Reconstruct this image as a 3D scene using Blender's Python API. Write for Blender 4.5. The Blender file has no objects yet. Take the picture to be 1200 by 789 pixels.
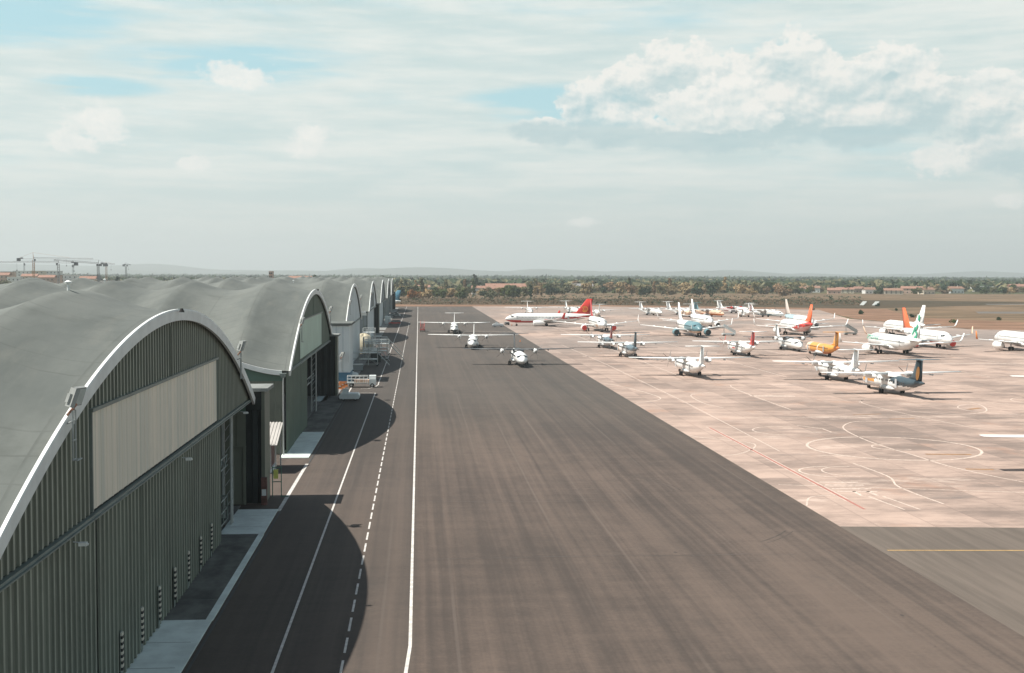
import bpy, math, random
from mathutils import Vector, Matrix
random.seed(7)
S = bpy.context.scene
COL = S.collection
R_ = math.radians

# ------------------------------------------------------------------ camera
F = 1450.0; H = 21.8
cam_d = bpy.data.cameras.new('camera'); cam = bpy.data.objects.new('camera', cam_d); COL.objects.link(cam)
cam_d.sensor_width = 36; cam_d.lens = F * 36 / 1200
cam_d.clip_start = 0.5; cam_d.clip_end = 60000
cR = Vector((0.9971617, -0.0752089, 0.0034863)); cU = Vector((0.0002742, 0.0499332, 0.9987525)); cF = Vector((0.0752892, 0.9959168, -0.0498121))
M = Matrix(((cR.x, cU.x, -cF.x, 0), (cR.y, cU.y, -cF.y, 0), (cR.z, cU.z, -cF.z, H), (0, 0, 0, 1)))
cam.matrix_world = M
S.camera = cam

# ------------------------------------------------------------------ light
SUN_EL = R_(58.5); SUN_AZ_FROM_Y = R_(-93.0)     # sun stands to the left (-X)
sd = Vector((math.sin(SUN_AZ_FROM_Y) * math.cos(SUN_EL), math.cos(SUN_AZ_FROM_Y) * math.cos(SUN_EL), math.sin(SUN_EL)))
sl = bpy.data.lights.new('sun', 'SUN'); sl.energy = 4.6; sl.angle = R_(0.5); sl.color = (1.0, 0.95, 0.87)
so = bpy.data.objects.new('sun', sl); COL.objects.link(so)
so.rotation_euler = (-sd).to_track_quat('-Z', 'Y').to_euler(); so.location = (0, 0, 400)
S.view_settings.view_transform = 'Standard'; S.view_settings.look = 'None'
S.view_settings.exposure = 0.70; S.view_settings.gamma = 1.0; S.view_settings.use_curve_mapping = False

W = bpy.data.worlds.new('World'); S.world = W; W.use_nodes = True
nt = W.node_tree; nt.nodes.clear()

class V:                                           # tiny shader-maths helper
    def __init__(s, tree, sock): s.t = tree; s.s = sock
    def _m(s, op, *a, clamp=False):
        n = s.t.nodes.new('ShaderNodeMath'); n.operation = op; n.use_clamp = clamp
        for i, x in enumerate((s,) + a):
            if isinstance(x, V): s.t.links.new(x.s, n.inputs[i])
            else: n.inputs[i].default_value = x
        return V(s.t, n.outputs[0])
    def __add__(s, o): return s._m('ADD', o)
    def __sub__(s, o): return s._m('SUBTRACT', o)
    def __mul__(s, o): return s._m('MULTIPLY', o)
    def __truediv__(s, o): return s._m('DIVIDE', o)
    def max(s, o): return s._m('MAXIMUM', o)
    def min(s, o): return s._m('MINIMUM', o)
    def clamp(s): return s._m('ADD', 0.0, clamp=True)
    def ramp(s, a, b):                             # smoothstep a..b
        n = s.t.nodes.new('ShaderNodeMapRange'); n.interpolation_type = 'SMOOTHSTEP'
        s.t.links.new(s.s, n.inputs[0]); n.inputs[1].default_value = a; n.inputs[2].default_value = b
        return V(s.t, n.outputs[0])

def comb(t, x, y, z):
    n = t.nodes.new('ShaderNodeCombineXYZ')
    for i, q in enumerate((x, y, z)):
        if isinstance(q, V): t.links.new(q.s, n.inputs[i])
        else: n.inputs[i].default_value = q
    return n.outputs[0]
def noise(t, vec, scale, detail=5, rough=0.55, lac=2.0, dist=0.0):
    n = t.nodes.new('ShaderNodeTexNoise'); n.inputs['Scale'].default_value = scale
    n.inputs['Detail'].default_value = detail; n.inputs['Roughness'].default_value = rough
    n.inputs['Lacunarity'].default_value = lac; n.inputs['Distortion'].default_value = dist
    t.links.new(vec, n.inputs['Vector'])
    return V(t, n.outputs['Fac'])
def mixc(t, f, a, b, mode='MIX'):
    n = t.nodes.new('ShaderNodeMix'); n.data_type = 'RGBA'; n.blend_type = mode
    if isinstance(f, V): t.links.new(f.s, n.inputs[0])
    else: n.inputs[0].default_value = f
    for k, c in ((6, a), (7, b)):
        if isinstance(c, tuple): n.inputs[k].default_value = (c[0], c[1], c[2], 1)
        else: t.links.new(c, n.inputs[k])
    return n.outputs[2]

def build_sky():
    out = nt.nodes.new('ShaderNodeOutputWorld'); bg = nt.nodes.new('ShaderNodeBackground')
    bg.inputs['Strength'].default_value = 0.1
    nt.links.new(bg.outputs[0], out.inputs[0])
    sky = nt.nodes.new('ShaderNodeTexSky'); sky.sky_type = 'NISHITA'; sky.sun_disc = False
    sky.sun_elevation = SUN_EL; sky.sun_rotation = SUN_AZ_FROM_Y
    sky.altitude = 50; sky.air_density = 1.0; sky.dust_density = 2.0; sky.ozone_density = 1.5
    tc = nt.nodes.new('ShaderNodeTexCoord')
    sx = nt.nodes.new('ShaderNodeSeparateXYZ'); nt.links.new(tc.outputs['Generated'], sx.inputs[0])
    x, y, z = (V(nt, o) for o in sx.outputs)
    az = x._m('ARCTAN2', y) * 57.2958               # degrees from +Y towards +X
    el = z._m('ARCSINE') * 57.2958
    # --- thin veil of high cloud, streaked sideways
    vv = comb(nt, az * 0.05, el * 0.26, 0.0)
    n1 = noise(nt, vv, 1.1, 7, 0.6, dist=0.25)
    n1b = noise(nt, comb(nt, az * 0.22, el * 1.5, 2.0), 0.8, 4, 0.6)
    hole = (n1 * 0.75 + n1b * 0.25) + V(nt, el.s) * -0.0105 + 0.05
    # wider blue windows where the photograph has them (high, to the left)
    def blob(caz, cel, ra, re, dz=0.0):
        dx = (az - caz) / ra; dy = (el - (cel - dz)) / re
        return (dx * dx + dy * dy)._m('SQRT')._m('MULTIPLY', -1.0) + 1.0
    win = blob(-19, 10.9, 8, 1.7).max(blob(-8.5, 9.3, 7.0, 1.1)).max(blob(6.3, 7.9, 5, 1.0)).max(blob(9.5, 7.3, 8, .6)).max(blob(-14.5, 8.1, 4, .6)).max(0.0)
    strk = noise(nt, comb(nt, az * 0.16, el * 1.9, 8.0), 1.2, 8, 0.62)
    veil = (hole - win * (strk - 0.22) * 1.7 + (strk - 0.5) * 0.16).ramp(0.18, 0.46)
    veil = veil.max(V(nt, el.s).ramp(7.5, 2.5)) * 0.93 * (V(nt, el.s).ramp(50, 22) * 0.8 + 0.2)
    base = mixc(nt, V(nt, el.s).ramp(45, 14) * 0.75, sky.outputs[0], (2.75, 4.75, 5.0))
    base = mixc(nt, V(nt, el.s).ramp(20, 55) * 0.68, base, (0.0, 0.0, 0.0))
    streak = noise(nt, comb(nt, az * 0.09, el * 0.75, 5.0), 1.0, 6, 0.6)
    streak2 = noise(nt, comb(nt, az * 0.22 + el * 0.1, el * 1.7, 3.0), 1.3, 9, 0.64)
    vcol = mixc(nt, (streak * 0.6 + streak2 * 0.4).ramp(0.36, 0.64), (3.75, 4.55, 4.5), (5.35, 5.5, 5.2))
    lowc = mixc(nt, V(nt, el.s).ramp(0.0, 5.5), (4.1, 4.4, 4.15), vcol)
    c = mixc(nt, veil, base, lowc)
    # --- cumulus: (px, py, rx, ry) in photograph pixels turned into degrees of sky
    BIG = [(640,154,40,15),(690,128,40,30),(735,112,45,38),(790,95,62,40),(850,120,75,50),(925,88,48,42),(905,140,110,34),(980,118,62,40),(1040,92,52,28),
         (1075,128,50,34),(1165,150,52,42),(1195,185,50,30),(820,165,120,12),(720,155,70,14),(1000,160,70,14)]
    SMALL = [(278,96,34,15),(258,100,18,8),(112,155,34,18),(90,178,34,10),(130,168,22,12),(366,160,22,14),(358,178,20,10),(228,197,24,7),(944,137,15,10),(680,260,16,5),(1182,240,22,7),(1100,192,42,16),(1130,182,25,12)]
    def d2(px, py): return math.degrees(math.atan((px - 600) / F)) + 4.32, math.degrees(math.atan((394.5 - py) / F)) - 2.855
    k = 57.2958 / F
    BIG = [(*d2(a, b), c_ * k * 1.35, d_ * k * 1.45) for a, b, c_, d_ in BIG]; SMALL = [(*d2(a, b), c_ * k * 1.45, d_ * k * 1.55) for a, b, c_, d_ in SMALL]
    rr = random.Random(5)                           # clouds elsewhere round the sky
    for i in range(9):
        BIG.append((rr.choice([-1, 1]) * rr.uniform(40, 175), rr.uniform(4, 20), rr.uniform(4, 9), rr.uniform(1.5, 3)))
    def field(L, dz=0.0, da=0.0):
        f = None
        for ca, ce, ra, re in L:
            b = blob(ca - da, ce, ra, re, dz)
            f = b if f is None else f._m('SMOOTH_MAX', b, 0.12)
        return f
    puff = noise(nt, comb(nt, az, el * 1.3, 0.0), 0.85, 12, 0.60)
    puff2 = noise(nt, comb(nt, az + 0.16, el * 1.3 - 0.26, 0.0), 0.85, 12, 0.60)
    flat = noise(nt, comb(nt, az * 0.8, el * 1.6, 9.0), 2.2, 8, 0.62)
    wisp = noise(nt, comb(nt, az * 0.35, el * 1.6, 14.0), 1.1, 8, 0.66)
    relief = (puff2 - puff) * 2.0
    # small fair-weather puffs: bright, ragged, hardly shaded
    fs = field(SMALL); ds = fs + (puff - 0.5) * 1.9 + (flat - 0.5) * 1.0
    ms = ds.ramp(0.16, 0.60)
    cs = mixc(nt, (relief + 0.70).clamp(), (4.5, 4.95, 4.85), (6.1, 5.95, 5.6))
    c = mixc(nt, ms * 0.92, c, cs)
    # the large bank
    f0 = field(BIG); f1 = field(BIG, -0.9)
    dens = f0 + (puff - 0.5) * 1.25 + (flat - 0.5) * 0.45
    m = dens.ramp(0.06, 0.50)
    m2 = dens.ramp(0.22, 0.36)
    tops = (f1 - f0 + 0.0)                          # positive near the upper edges
    litv = (tops * 1.35 + relief * 1.25 + 0.58 + (flat - 0.5) * 0.4).clamp()
    base_c = mixc(nt, wisp.ramp(0.3, 0.7), (2.5, 3.65, 3.9), (3.3, 4.2, 4.3))
    ccol = mixc(nt, litv, base_c, (5.95, 5.8, 5.45))
    mm = mixc(nt, litv, comb(nt, m * 0.8, 0.0, 0.0), comb(nt, m2, 0.0, 0.0))
    sp = nt.nodes.new('ShaderNodeSeparateXYZ'); nt.links.new(mm, sp.inputs[0])
    c = mixc(nt, V(nt, sp.outputs[0]) * 0.92, c, ccol)
    HEADS = [(800, 128, 34, 20), (850, 118, 40, 26), (880, 140, 30, 14), (830, 145, 50, 10), (1050, 80, 34, 12), (1010, 92, 24, 12), (1165, 110, 30, 16)]
    HEADS = [(*d2(a, b), c_ * k * 1.4, d_ * k * 1.5) for a, b, c_, d_ in HEADS]
    fh = field(HEADS); fh1 = field(HEADS, -0.5); dh = fh + (puff2 - 0.5) * 1.3 + (flat - 0.5) * 0.6
    ch = mixc(nt, ((fh1 - fh) * 0.8 + relief * 1.4 + 0.75).clamp(), (3.9, 4.6, 4.6), (6.1, 5.95, 5.6))
    c = mixc(nt, dh.ramp(0.20, 0.44) * 0.88, c, ch)
    nt.links.new(c, bg.inputs['Color'])
build_sky()

# ------------------------------------------------------------------ helpers
def tag(o, label=None, cat=None, group=None, kind=None):
    if label: o['label'] = label
    if cat: o['category'] = cat
    if group: o['group'] = group
    if kind: o['kind'] = kind
    return o
def empty(name, loc=(0, 0, 0), rz=0.0):
    o = bpy.data.objects.new(name, None); COL.objects.link(o); o.location = loc; o.rotation_euler = (0, 0, rz)
    o.empty_display_size = 0.5
    return o
def children(o): return [c for c in COL.objects if c.parent == o]
def copy_tree(o, loc=None, rz=None, label=None, scale=None):
    def rec(s, par):
        c = s.copy(); COL.objects.link(c); c.parent = par
        for ch in kids.get(s.name, []): rec(ch, c)
        return c
    kids = {}
    for c in COL.objects:
        if c.parent: kids.setdefault(c.parent.name, []).append(c)
    r = rec(o, None)
    if loc is not None: r.location = loc
    if rz is not None: r.rotation_euler = (0, 0, rz)
    if scale is not None: r.scale = scale
    if label: r['label'] = label
    return r

class MB:
    def __init__(s): s.v = []; s.f = []; s.m = []; s.mi = 0
    def poly(s, pts, mi=None):
        b = len(s.v); s.v += [tuple(p) for p in pts]; s.f.append(tuple(range(b, b + len(pts)))); s.m.append(s.mi if mi is None else mi)
    def box(s, x0, x1, y0, y1, z0, z1, mi=None):
        b = len(s.v)
        s.v += [(x, y, z) for z in (z0, z1) for y in (y0, y1) for x in (x0, x1)]
        for f in ((0, 2, 3, 1), (4, 5, 7, 6), (0, 1, 5, 4), (2, 6, 7, 3), (0, 4, 6, 2), (1, 3, 7, 5)):
            s.f.append(tuple(b + i for i in f)); s.m.append(s.mi if mi is None else mi)
    def rings(s, rings, close=True, caps=True, mi=None):
        n = len(rings[0]); b = len(s.v)
        for r in rings: s.v += [tuple(p) for p in r]
        for i in range(len(rings) - 1):
            for j in range(n if close else n - 1):
                j2 = (j + 1) % n
                s.f.append((b + i * n + j, b + i * n + j2, b + (i + 1) * n + j2, b + (i + 1) * n + j))
                s.m.append(mi(i, j) if callable(mi) else (s.mi if mi is None else mi))
        if caps and close:
            q = mi(0, 0) if callable(mi) else (s.mi if mi is None else mi)
            s.f.append(tuple(b + j for j in reversed(range(n)))); s.m.append(q)
            q = mi(len(rings) - 2, 0) if callable(mi) else q
            s.f.append(tuple(b + (len(rings) - 1) * n + j for j in range(n))); s.m.append(q)
    def tube(s, p0, p1, r, r1=None, n=6, mi=None):
        p0 = Vector(p0); p1 = Vector(p1); d = (p1 - p0)
        if d.length < 1e-6: return
        d.normalize(); a = Vector((0, 0, 1)) if abs(d.z) < .9 else Vector((1, 0, 0))
        u = d.cross(a).normalized(); w = d.cross(u)
        r1 = r if r1 is None else r1
        s.rings([[p + (u * math.cos(2 * math.pi * k / n) + w * math.sin(2 * math.pi * k / n)) * q for k in range(n)] for p, q in ((p0, r), (p1, r1))], mi=mi)
    def prism(s, pts, axis, a, b, mi=None):          # pts 2-D outline, extruded on axis a..b
        def mk(p, q): return {'x': (q, p[0], p[1]), 'y': (p[0], q, p[1]), 'z': (p[0], p[1], q)}[axis]
        s.rings([[mk(p, a) for p in pts], [mk(p, b) for p in pts]], mi=mi)
    def mesh(s, name, mats, smooth=False):
        me = bpy.data.meshes.new(name); me.from_pydata(s.v, [], s.f)
        for m in (mats if isinstance(mats, (list, tuple)) else [mats]): me.materials.append(m)
        me.polygons.foreach_set('material_index', s.m)
        if smooth: me.polygons.foreach_set('use_smooth', [True] * len(s.f))
        me.update(); return me
    def build(s, name, mats, parent=None, smooth=False, loc=None, rz=0.0, fix=True):
        me = s.mesh(name, mats, smooth)
        if fix:
            import bmesh
            bm = bmesh.new(); bm.from_mesh(me); bmesh.ops.recalc_face_normals(bm, faces=bm.faces); bm.to_mesh(me); bm.free()
            if smooth: me.polygons.foreach_set('use_smooth', [True] * len(me.polygons))
        o = bpy.data.objects.new(name, me); COL.objects.link(o)
        if parent: o.parent = parent
        if loc: o.location = loc
        if rz: o.rotation_euler = (0, 0, rz)
        return o
def inst0(name, me, parent=None, loc=(0, 0, 0), rz=0.0):
    o = bpy.data.objects.new(name, me); COL.objects.link(o); o.location = loc; o.rotation_euler = (0, 0, rz)
    if parent: o.parent = parent
    return o

inst = inst0
MATS = {}
def mat(name, col, rough=0.6, metal=0.0, var=0.12, scale=0.6, stretch=(1, 1, 1), spec=0.4, bump=0.0, objrand=0.0, col2=None, trans=None):
    if name in MATS: return MATS[name]
    m = bpy.data.materials.new(name); m.use_nodes = True; t = m.node_tree
    b = t.nodes['Principled BSDF']; b.inputs['Roughness'].default_value = rough; b.inputs['Metallic'].default_value = metal
    b.inputs['Specular IOR Level'].default_value = spec
    tc = t.nodes.new('ShaderNodeTexCoord'); mp = t.nodes.new('ShaderNodeMapping'); mp.inputs['Scale'].default_value = stretch
    t.links.new(tc.outputs['Object'], mp.inputs[0])
    n = noise(t, mp.outputs[0], scale, 6, 0.62)
    dark = tuple(c * (1 - var) for c in col); lite = tuple(min(1, c * (1 + var)) for c in (col2 or col))
    c = mixc(t, n.ramp(0.32, 0.68), dark, lite)
    if objrand:
        oi = t.nodes.new('ShaderNodeObjectInfo'); rnd = V(t, oi.outputs['Random'])
        c = mixc(t, rnd * objrand, c, (0.5, 0.5, 0.5), 'OVERLAY') if False else mixc(t, 1.0, c, comb(t, rnd * objrand + (1 - objrand / 2), rnd * objrand * 0.8 + (1 - objrand * 0.4), 1.0), 'MULTIPLY')
    t.links.new(c, b.inputs['Base Color'])
    if bump:
        bp = t.nodes.new('ShaderNodeBump'); bp.inputs['Strength'].default_value = bump; bp.inputs['Distance'].default_value = 0.05
        n2 = noise(t, mp.outputs[0], scale * 8, 4, 0.6); t.links.new(n2.s, bp.inputs['Height']); t.links.new(bp.outputs[0], b.inputs['Normal'])
    MATS[name] = m; return m

# ------------------------------------------------------------------ ground materials
def mat_asphalt():
    m = bpy.data.materials.new('asphalt'); m.use_nodes = True; t = m.node_tree; b = t.nodes['Principled BSDF']
    b.inputs['Roughness'].default_value = 0.85; b.inputs['Specular IOR Level'].default_value = 0.25
    g = t.nodes.new('ShaderNodeNewGeometry'); s = t.nodes.new('ShaderNodeSeparateXYZ'); t.links.new(g.outputs['Position'], s.inputs[0])
    x, y, z = (V(t, o) for o in s.outputs)
    wob = (noise(t, comb(t, x * 0.01, y * 0.012, 0.0), 1.0, 2, 0.5) - 0.5) * 1.6
    lanes = noise(t, comb(t, (x + wob) * 0.42, y * 0.004, 0.0), 1.0, 3, 0.55)        # paving lanes and wheel tracks
    fine = noise(t, comb(t, (x + wob) * 1.9, y * 0.012, 3.0), 1.0, 3, 0.6)
    patch = noise(t, comb(t, x * 0.05, y * 0.02, 7.0), 1.0, 5, 0.6)
    speck = noise(t, g.outputs['Position'], 3.0, 4, 0.7)
    cross = noise(t, comb(t, x * 0.05, y * 0.9, 11.0), 1.0, 3, 0.5)
    strk = noise(t, comb(t, (x + wob) * 0.95, y * 0.007, 6.0), 1.0, 5, 0.62)
    f = lanes * 0.60 + strk * 0.42 + fine * 0.36 + patch * 0.70 + speck * 0.34 + cross * 0.16 + noise(t, comb(t, x * 0.35, y * 0.22, 5.0), 1.0, 6, 0.7) * 0.35
    c = mixc(t, f.ramp(1.22, 1.74), (0.058, 0.0465, 0.040), (0.120, 0.0905, 0.0735))
    c = mixc(t, y.ramp(130, 230) * 0.5, c, (0.073, 0.069, 0.062))
    # paving joints: thin pale longitudinal seams every few metres
    sw = ((x + wob * 0.25) / 4.6)._m('FRACT') - 0.5
    seam = sw._m('ABSOLUTE').ramp(0.035, 0.008) * noise(t, comb(t, x * 0.2, y * 0.02, 1.0), 1.0, 3, 0.6).ramp(0.45, 0.62)
    c = mixc(t, seam * 0.30, c, (0.150, 0.122, 0.104))
    # oil and rubber stains
    st = noise(t, comb(t, x * 0.16, y * 0.05, 4.0), 1.0, 5, 0.7).ramp(0.60, 0.76)
    c = mixc(t, st * 0.4, c, (0.045, 0.042, 0.04))
    # service road by the hangars is newer, darker asphalt
    rd = x.ramp(0.1, -0.5)
    c = mixc(t, rd * 0.35, c, (0.056, 0.050, 0.045))
    t.links.new(c, b.inputs['Base Color'])
    bp = t.nodes.new('ShaderNodeBump'); bp.inputs['Strength'].default_value = 0.25; bp.inputs['Distance'].default_value = 0.02
    t.links.new(noise(t, g.outputs['Position'], 14, 3, 0.7).s, bp.inputs['Height']); t.links.new(bp.outputs[0], b.inputs['Normal'])
    return m
def mat_apron():
    m = bpy.data.materials.new('apron_concrete'); m.use_nodes = True; t = m.node_tree; b = t.nodes['Principled BSDF']
    b.inputs['Roughness'].default_value = 0.8; b.inputs['Specular IOR Level'].default_value = 0.3
    g = t.nodes.new('ShaderNodeNewGeometry'); s = t.nodes.new('ShaderNodeSeparateXYZ'); t.links.new(g.outputs['Position'], s.inputs[0])
    x, y, z = (V(t, o) for o in s.outputs)
    big = noise(t, comb(t, x * 0.035, y * 0.02, 0.0), 1.0, 5, 0.6)
    mid = noise(t, comb(t, x * 0.10, y * 0.24, 2.0), 1.0, 8, 0.70)
    fin = noise(t, comb(t, x * 0.5, y * 1.1, 4.0), 1.0, 5, 0.72)
    # slab to slab tone
    w = t.nodes.new('ShaderNodeTexWhiteNoise'); w.noise_dimensions = '2D'
    t.links.new(comb(t, (x / 5.0)._m('FLOOR'), (y / 6.5)._m('FLOOR'), 0.0), w.inputs['Vector']); slab = V(t, w.outputs['Value'])
    f = big * 0.75 + mid * 0.8 + fin * 0.35 + slab * 0.16
    c = mixc(t, f.ramp(0.80, 1.26), (0.190, 0.145, 0.122), (0.43, 0.318, 0.262))
    rust = noise(t, comb(t, x * 0.09, y * 0.075, 8.0), 1.0, 6, 0.7).ramp(0.56, 0.72)
    c = mixc(t, rust * 0.38, c, (0.36, 0.19, 0.12))
    pale = noise(t, comb(t, x * 0.05, y * 0.10, 13.0), 1.0, 6, 0.75).ramp(0.58, 0.7)
    c = mixc(t, pale * 0.55, c, (0.58, 0.46, 0.39))
    dk = noise(t, comb(t, x * 0.07, y * 0.16, 17.0), 1.0, 6, 0.72).ramp(0.55, 0.72)
    c = mixc(t, dk * 0.55, c, (0.155, 0.135, 0.125))
    far = noise(t, comb(t, x * 0.012, y * 0.012, 21.0), 1.0, 3, 0.6).ramp(0.4, 0.6) * y.ramp(300, 420)
    c = mixc(t, far * 0.6, c, (0.20, 0.175, 0.16))
    jx = ((x / 5.0)._m('FRACT') - 0.5)._m('ABSOLUTE').ramp(0.478, 0.492)
    jy = ((y / 6.5)._m('FRACT') - 0.5)._m('ABSOLUTE').ramp(0.480, 0.492)
    c = mixc(t, (jx * 0.30).max(jy * 0.12), c, (0.12, 0.09, 0.08))
    t.links.new(c, b.inputs['Base Color'])
    return m
def mat_field(name, a, b_, c2, sc=0.01, stretch=(1, 3.0)):
    m = bpy.data.materials.new(name); m.use_nodes = True; t = m.node_tree; b = t.nodes['Principled BSDF']
    b.inputs['Roughness'].default_value = 1.0; b.inputs['Specular IOR Level'].default_value = 0.1
    g = t.nodes.new('ShaderNodeNewGeometry'); s = t.nodes.new('ShaderNodeSeparateXYZ'); t.links.new(g.outputs['Position'], s.inputs[0])
    x, y, z = (V(t, o) for o in s.outputs)
    n1 = noise(t, comb(t, x * sc * stretch[0], y * sc * stretch[1], 0.0), 1.0, 7, 0.65)
    n2 = noise(t, comb(t, x * sc * 6, y * sc * 8, 4.0), 1.0, 5, 0.7)
    c = mixc(t, n1.ramp(0.38, 0.62), a, b_); c = mixc(t, n2.ramp(0.45, 0.7) * 0.6, c, c2)
    t.links.new(c, b.inputs['Base Color']); return m

ASPH = mat_asphalt(); APRON = mat_apron()
PAINT = mat('white_road_paint', (0.52, 0.50, 0.47), 0.7, var=0.2, scale=1.5)
PAINT_OLD = mat('worn_road_paint', (0.53, 0.43, 0.365), 0.8, var=0.28, scale=2.5)
PAINT_RED = mat('faded_red_paint', (0.36, 0.15, 0.12), 0.8, var=0.2, scale=2)
PAINT_Y = mat('yellow_road_paint', (0.42, 0.27, 0.10), 0.8, var=0.2, scale=2)
CONC = mat('pale_concrete', (0.62, 0.68, 0.65), 0.85, var=0.12, scale=0.5, bump=0.2)
CONC_D = mat('stained_concrete', (0.10, 0.10, 0.092), 0.9, var=0.45, scale=0.45, stretch=(1, .5, 1))

def sheet(name, pts, z, m, label=None, kind='structure'):
    b = MB(); b.poly([(p[0], p[1], z) for p in pts]); o = b.build(name, m, fix=False)
    if o.data.polygons[0].normal.z < 0: o.data.flip_normals()
    tag(o, kind=kind); return o

G = mat_field('far_land', (0.060, 0.066, 0.032), (0.115, 0.098, 0.048), (0.040, 0.052, 0.028), 0.0016, (1, 2.5))
sheet('ground', [(-20500, -2300), (20500, -2300), (20500, 20200), (-20500, 20200)], -0.12, G)
SOIL = mat_field('dry_grass', (0.095, 0.070, 0.044), (0.205, 0.140, 0.090), (0.078, 0.066, 0.042), 0.012, (1, 3.5))
SOIL2 = mat_field('bare_soil', (0.150, 0.088, 0.058), (0.265, 0.160, 0.108), (0.11, 0.078, 0.052), 0.02, (1, 4))
HEATH = mat_field('heath', (0.052, 0.044, 0.029), (0.085, 0.062, 0.040), (0.040, 0.042, 0.028), 0.012, (1, 4))
sheet('dry_field', [(-400, 700), (-17, 700), (-17, 846), (126, 852), (255, 778), (222, 616), (229, 495), (247, 486), (420, 440), (1500, 420), (1500, 1500), (-400, 1500)], -0.09, SOIL)
sheet('soil_strip', [(-60, 846), (126, 852), (255, 778), (222, 616), (229, 495), (300, 470), (300, 545), (262, 640), (310, 800), (140, 895), (-60, 905)], -0.05, SOIL2)
sheet('soil_bank', [(320, 560), (620, 520), (640, 560), (330, 640)], -0.05, SOIL2)
sheet('heath_strip', [(-60, 892), (140, 897), (300, 815), (420, 900), (560, 1010), (420, 1090), (200, 1130), (-60, 1140)], -0.06, HEATH)
FARTAR = mat('far_taxiway_tar', (0.115, 0.105, 0.095), 0.9, var=0.1, scale=0.05)
sheet('taxiway', [(330, 708), (1400, 640), (1400, 690), (345, 745)], -0.05, FARTAR)
sheet('far_runway', [(440, 930), (1400, 1010), (1400, 1045), (450, 955)], -0.05, FARTAR)
# service road, runway-side tarmac, apron
sheet('tarmac', [(-90, -60), (36.6, -60), (36.6, 104.4), (36.6, 843), (-12.0, 843), (-90, 843)], 0.0, ASPH)
sheet('apron', [(36.6, 104.4), (330, 76.9), (330, 462), (247, 484), (227, 496), (219, 616), (257, 780), (126, 856), (36.6, 852)], 0.0, APRON)
TAR2 = mat('older_asphalt', (0.116, 0.094, 0.077), 0.88, var=0.17, scale=0.9, stretch=(1, .05, 1), bump=.2)
sheet('lower_tarmac', [(36.6, -60), (330, -60), (330, 76.9), (36.6, 104.4)], 0.0, TAR2)

def strip(b, pts, w, z=0.008, mi=0):
    w = w * .85
    P = [Vector((p[0], p[1], 0)) for p in pts]; n = len(P)
    L = []
    for i in range(n):
        d = (P[min(i + 1, n - 1)] - P[max(i - 1, 0)]).normalized(); nrm = Vector((-d.y, d.x, 0)) * w / 2
        L.append((P[i] + nrm, P[i] - nrm))
    for i in range(n - 1):
        a, c = L[i], L[i + 1]
        b.poly([(a[1].x, a[1].y, z), (c[1].x, c[1].y, z), (c[0].x, c[0].y, z), (a[0].x, a[0].y, z)], mi)
def smooth_pts(pts, n=8):
    out = []; P = [pts[0]] + list(pts) + [pts[-1]]
    for i in range(1, len(P) - 2):
        for k in range(n):
            t = k / n; a, b_, c, d = P[i - 1], P[i], P[i + 1], P[i + 2]
            out.append(tuple(0.5 * (2 * b_[j] + (c[j] - a[j]) * t + (2 * a[j] - 5 * b_[j] + 4 * c[j] - d[j]) * t * t + (3 * b_[j] - a[j] - 3 * c[j] + d[j]) * t ** 3) for j in (0, 1)))
    out.append(pts[-1]); return out
def arc(cx, cy, r, a0, a1, n=40): return [(cx + r * math.cos(R_(a0 + (a1 - a0) * k / n)), cy + r * math.sin(R_(a0 + (a1 - a0) * k / n))) for k in range(n + 1)]

b = MB()
strip(b, [(-0.9, 55), (-0.75, 66), (-0.5, 72), (-0.45, 200), (-0.45, 842)], 0.24)
b.build('edge_line', PAINT, fix=False)['kind'] = 'structure'
b = MB()
for a0, a1 in ((40, 228), (246, 338), (344, 560), (566, 840)): strip(b, [(-8.0, a0), (-7.95, a1)], 0.2)
strip(b, [(-7.9, 228), (-9.2, 228.3), (-11.5, 228.5)], .22); strip(b, [(-7.9, 246), (-8.4, 240), (-9.6, 237), (-11, 236.4)], .22)
b.build('road_line', PAINT, fix=False)['kind'] = 'structure'
b = MB(); y = 40.3
while y < 560: strip(b, [(-4.26, y), (-4.26, y + 3.0)], 0.17); y += 4.36
b.build('dashed_line', PAINT, fix=False)['kind'] = 'structure'
b = MB()
strip(b, [(-12.85, 114.2), (-12.8, 142.8)], 0.42); strip(b, [(-12.9, 222), (-12.9, 262)], 0.3)
b.build('kerb_line', PAINT, fix=False)['kind'] = 'structure'
b = MB(); strip(b, [(-0.4, 478), (36, 474)], 0.8); strip(b, [(-0.4, 700), (36, 700)], .6)
b.build('cross_line', PAINT_OLD, fix=False)['kind'] = 'structure'
b = MB(); strip(b, [(37.2, 95.0), (110, 90.2)], 0.28)
b.build('yellow_line', PAINT_Y, fix=False)['kind'] = 'structure'
b = MB()
strip(b, arc(60.1, 152.3, 10.6, 0, 360, 72), 0.42); strip(b, arc(60.5, 153, 2.7, 60, 300), .22)
strip(b, smooth_pts([(74, 178), (71.5, 180), (66, 180.5), (62.4, 176.5), (60.2, 169.9), (59.3, 157), (60.2, 145.8), (61, 136.2), (64.1, 126), (70, 116)]), 0.26)
strip(b, smooth_pts([(36.7, 166), (38.3, 163), (43.1, 158), (42.4, 153.2), (39.1, 148), (36.8, 147)]), 0.22)
strip(b, smooth_pts([(50.5, 140), (51, 130.3), (49.6, 123.7), (50.2, 114.2)]), 0.25)
strip(b, [(37.5, 125.9), (61, 119.9), (110, 113)], 0.22)
strip(b, smooth_pts([(36.7, 114), (38.6, 118.6), (41.6, 119.3)]), 0.2)
for x0 in (44.4, 45.9): strip(b, [(x0, 118.6), (x0 + .9, 111.6)], 0.24)
for yy in (121.6, 123.2, 125.4, 127.2): strip(b, [(42.3, yy), (46.3, yy - .4)], 0.5)
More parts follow.
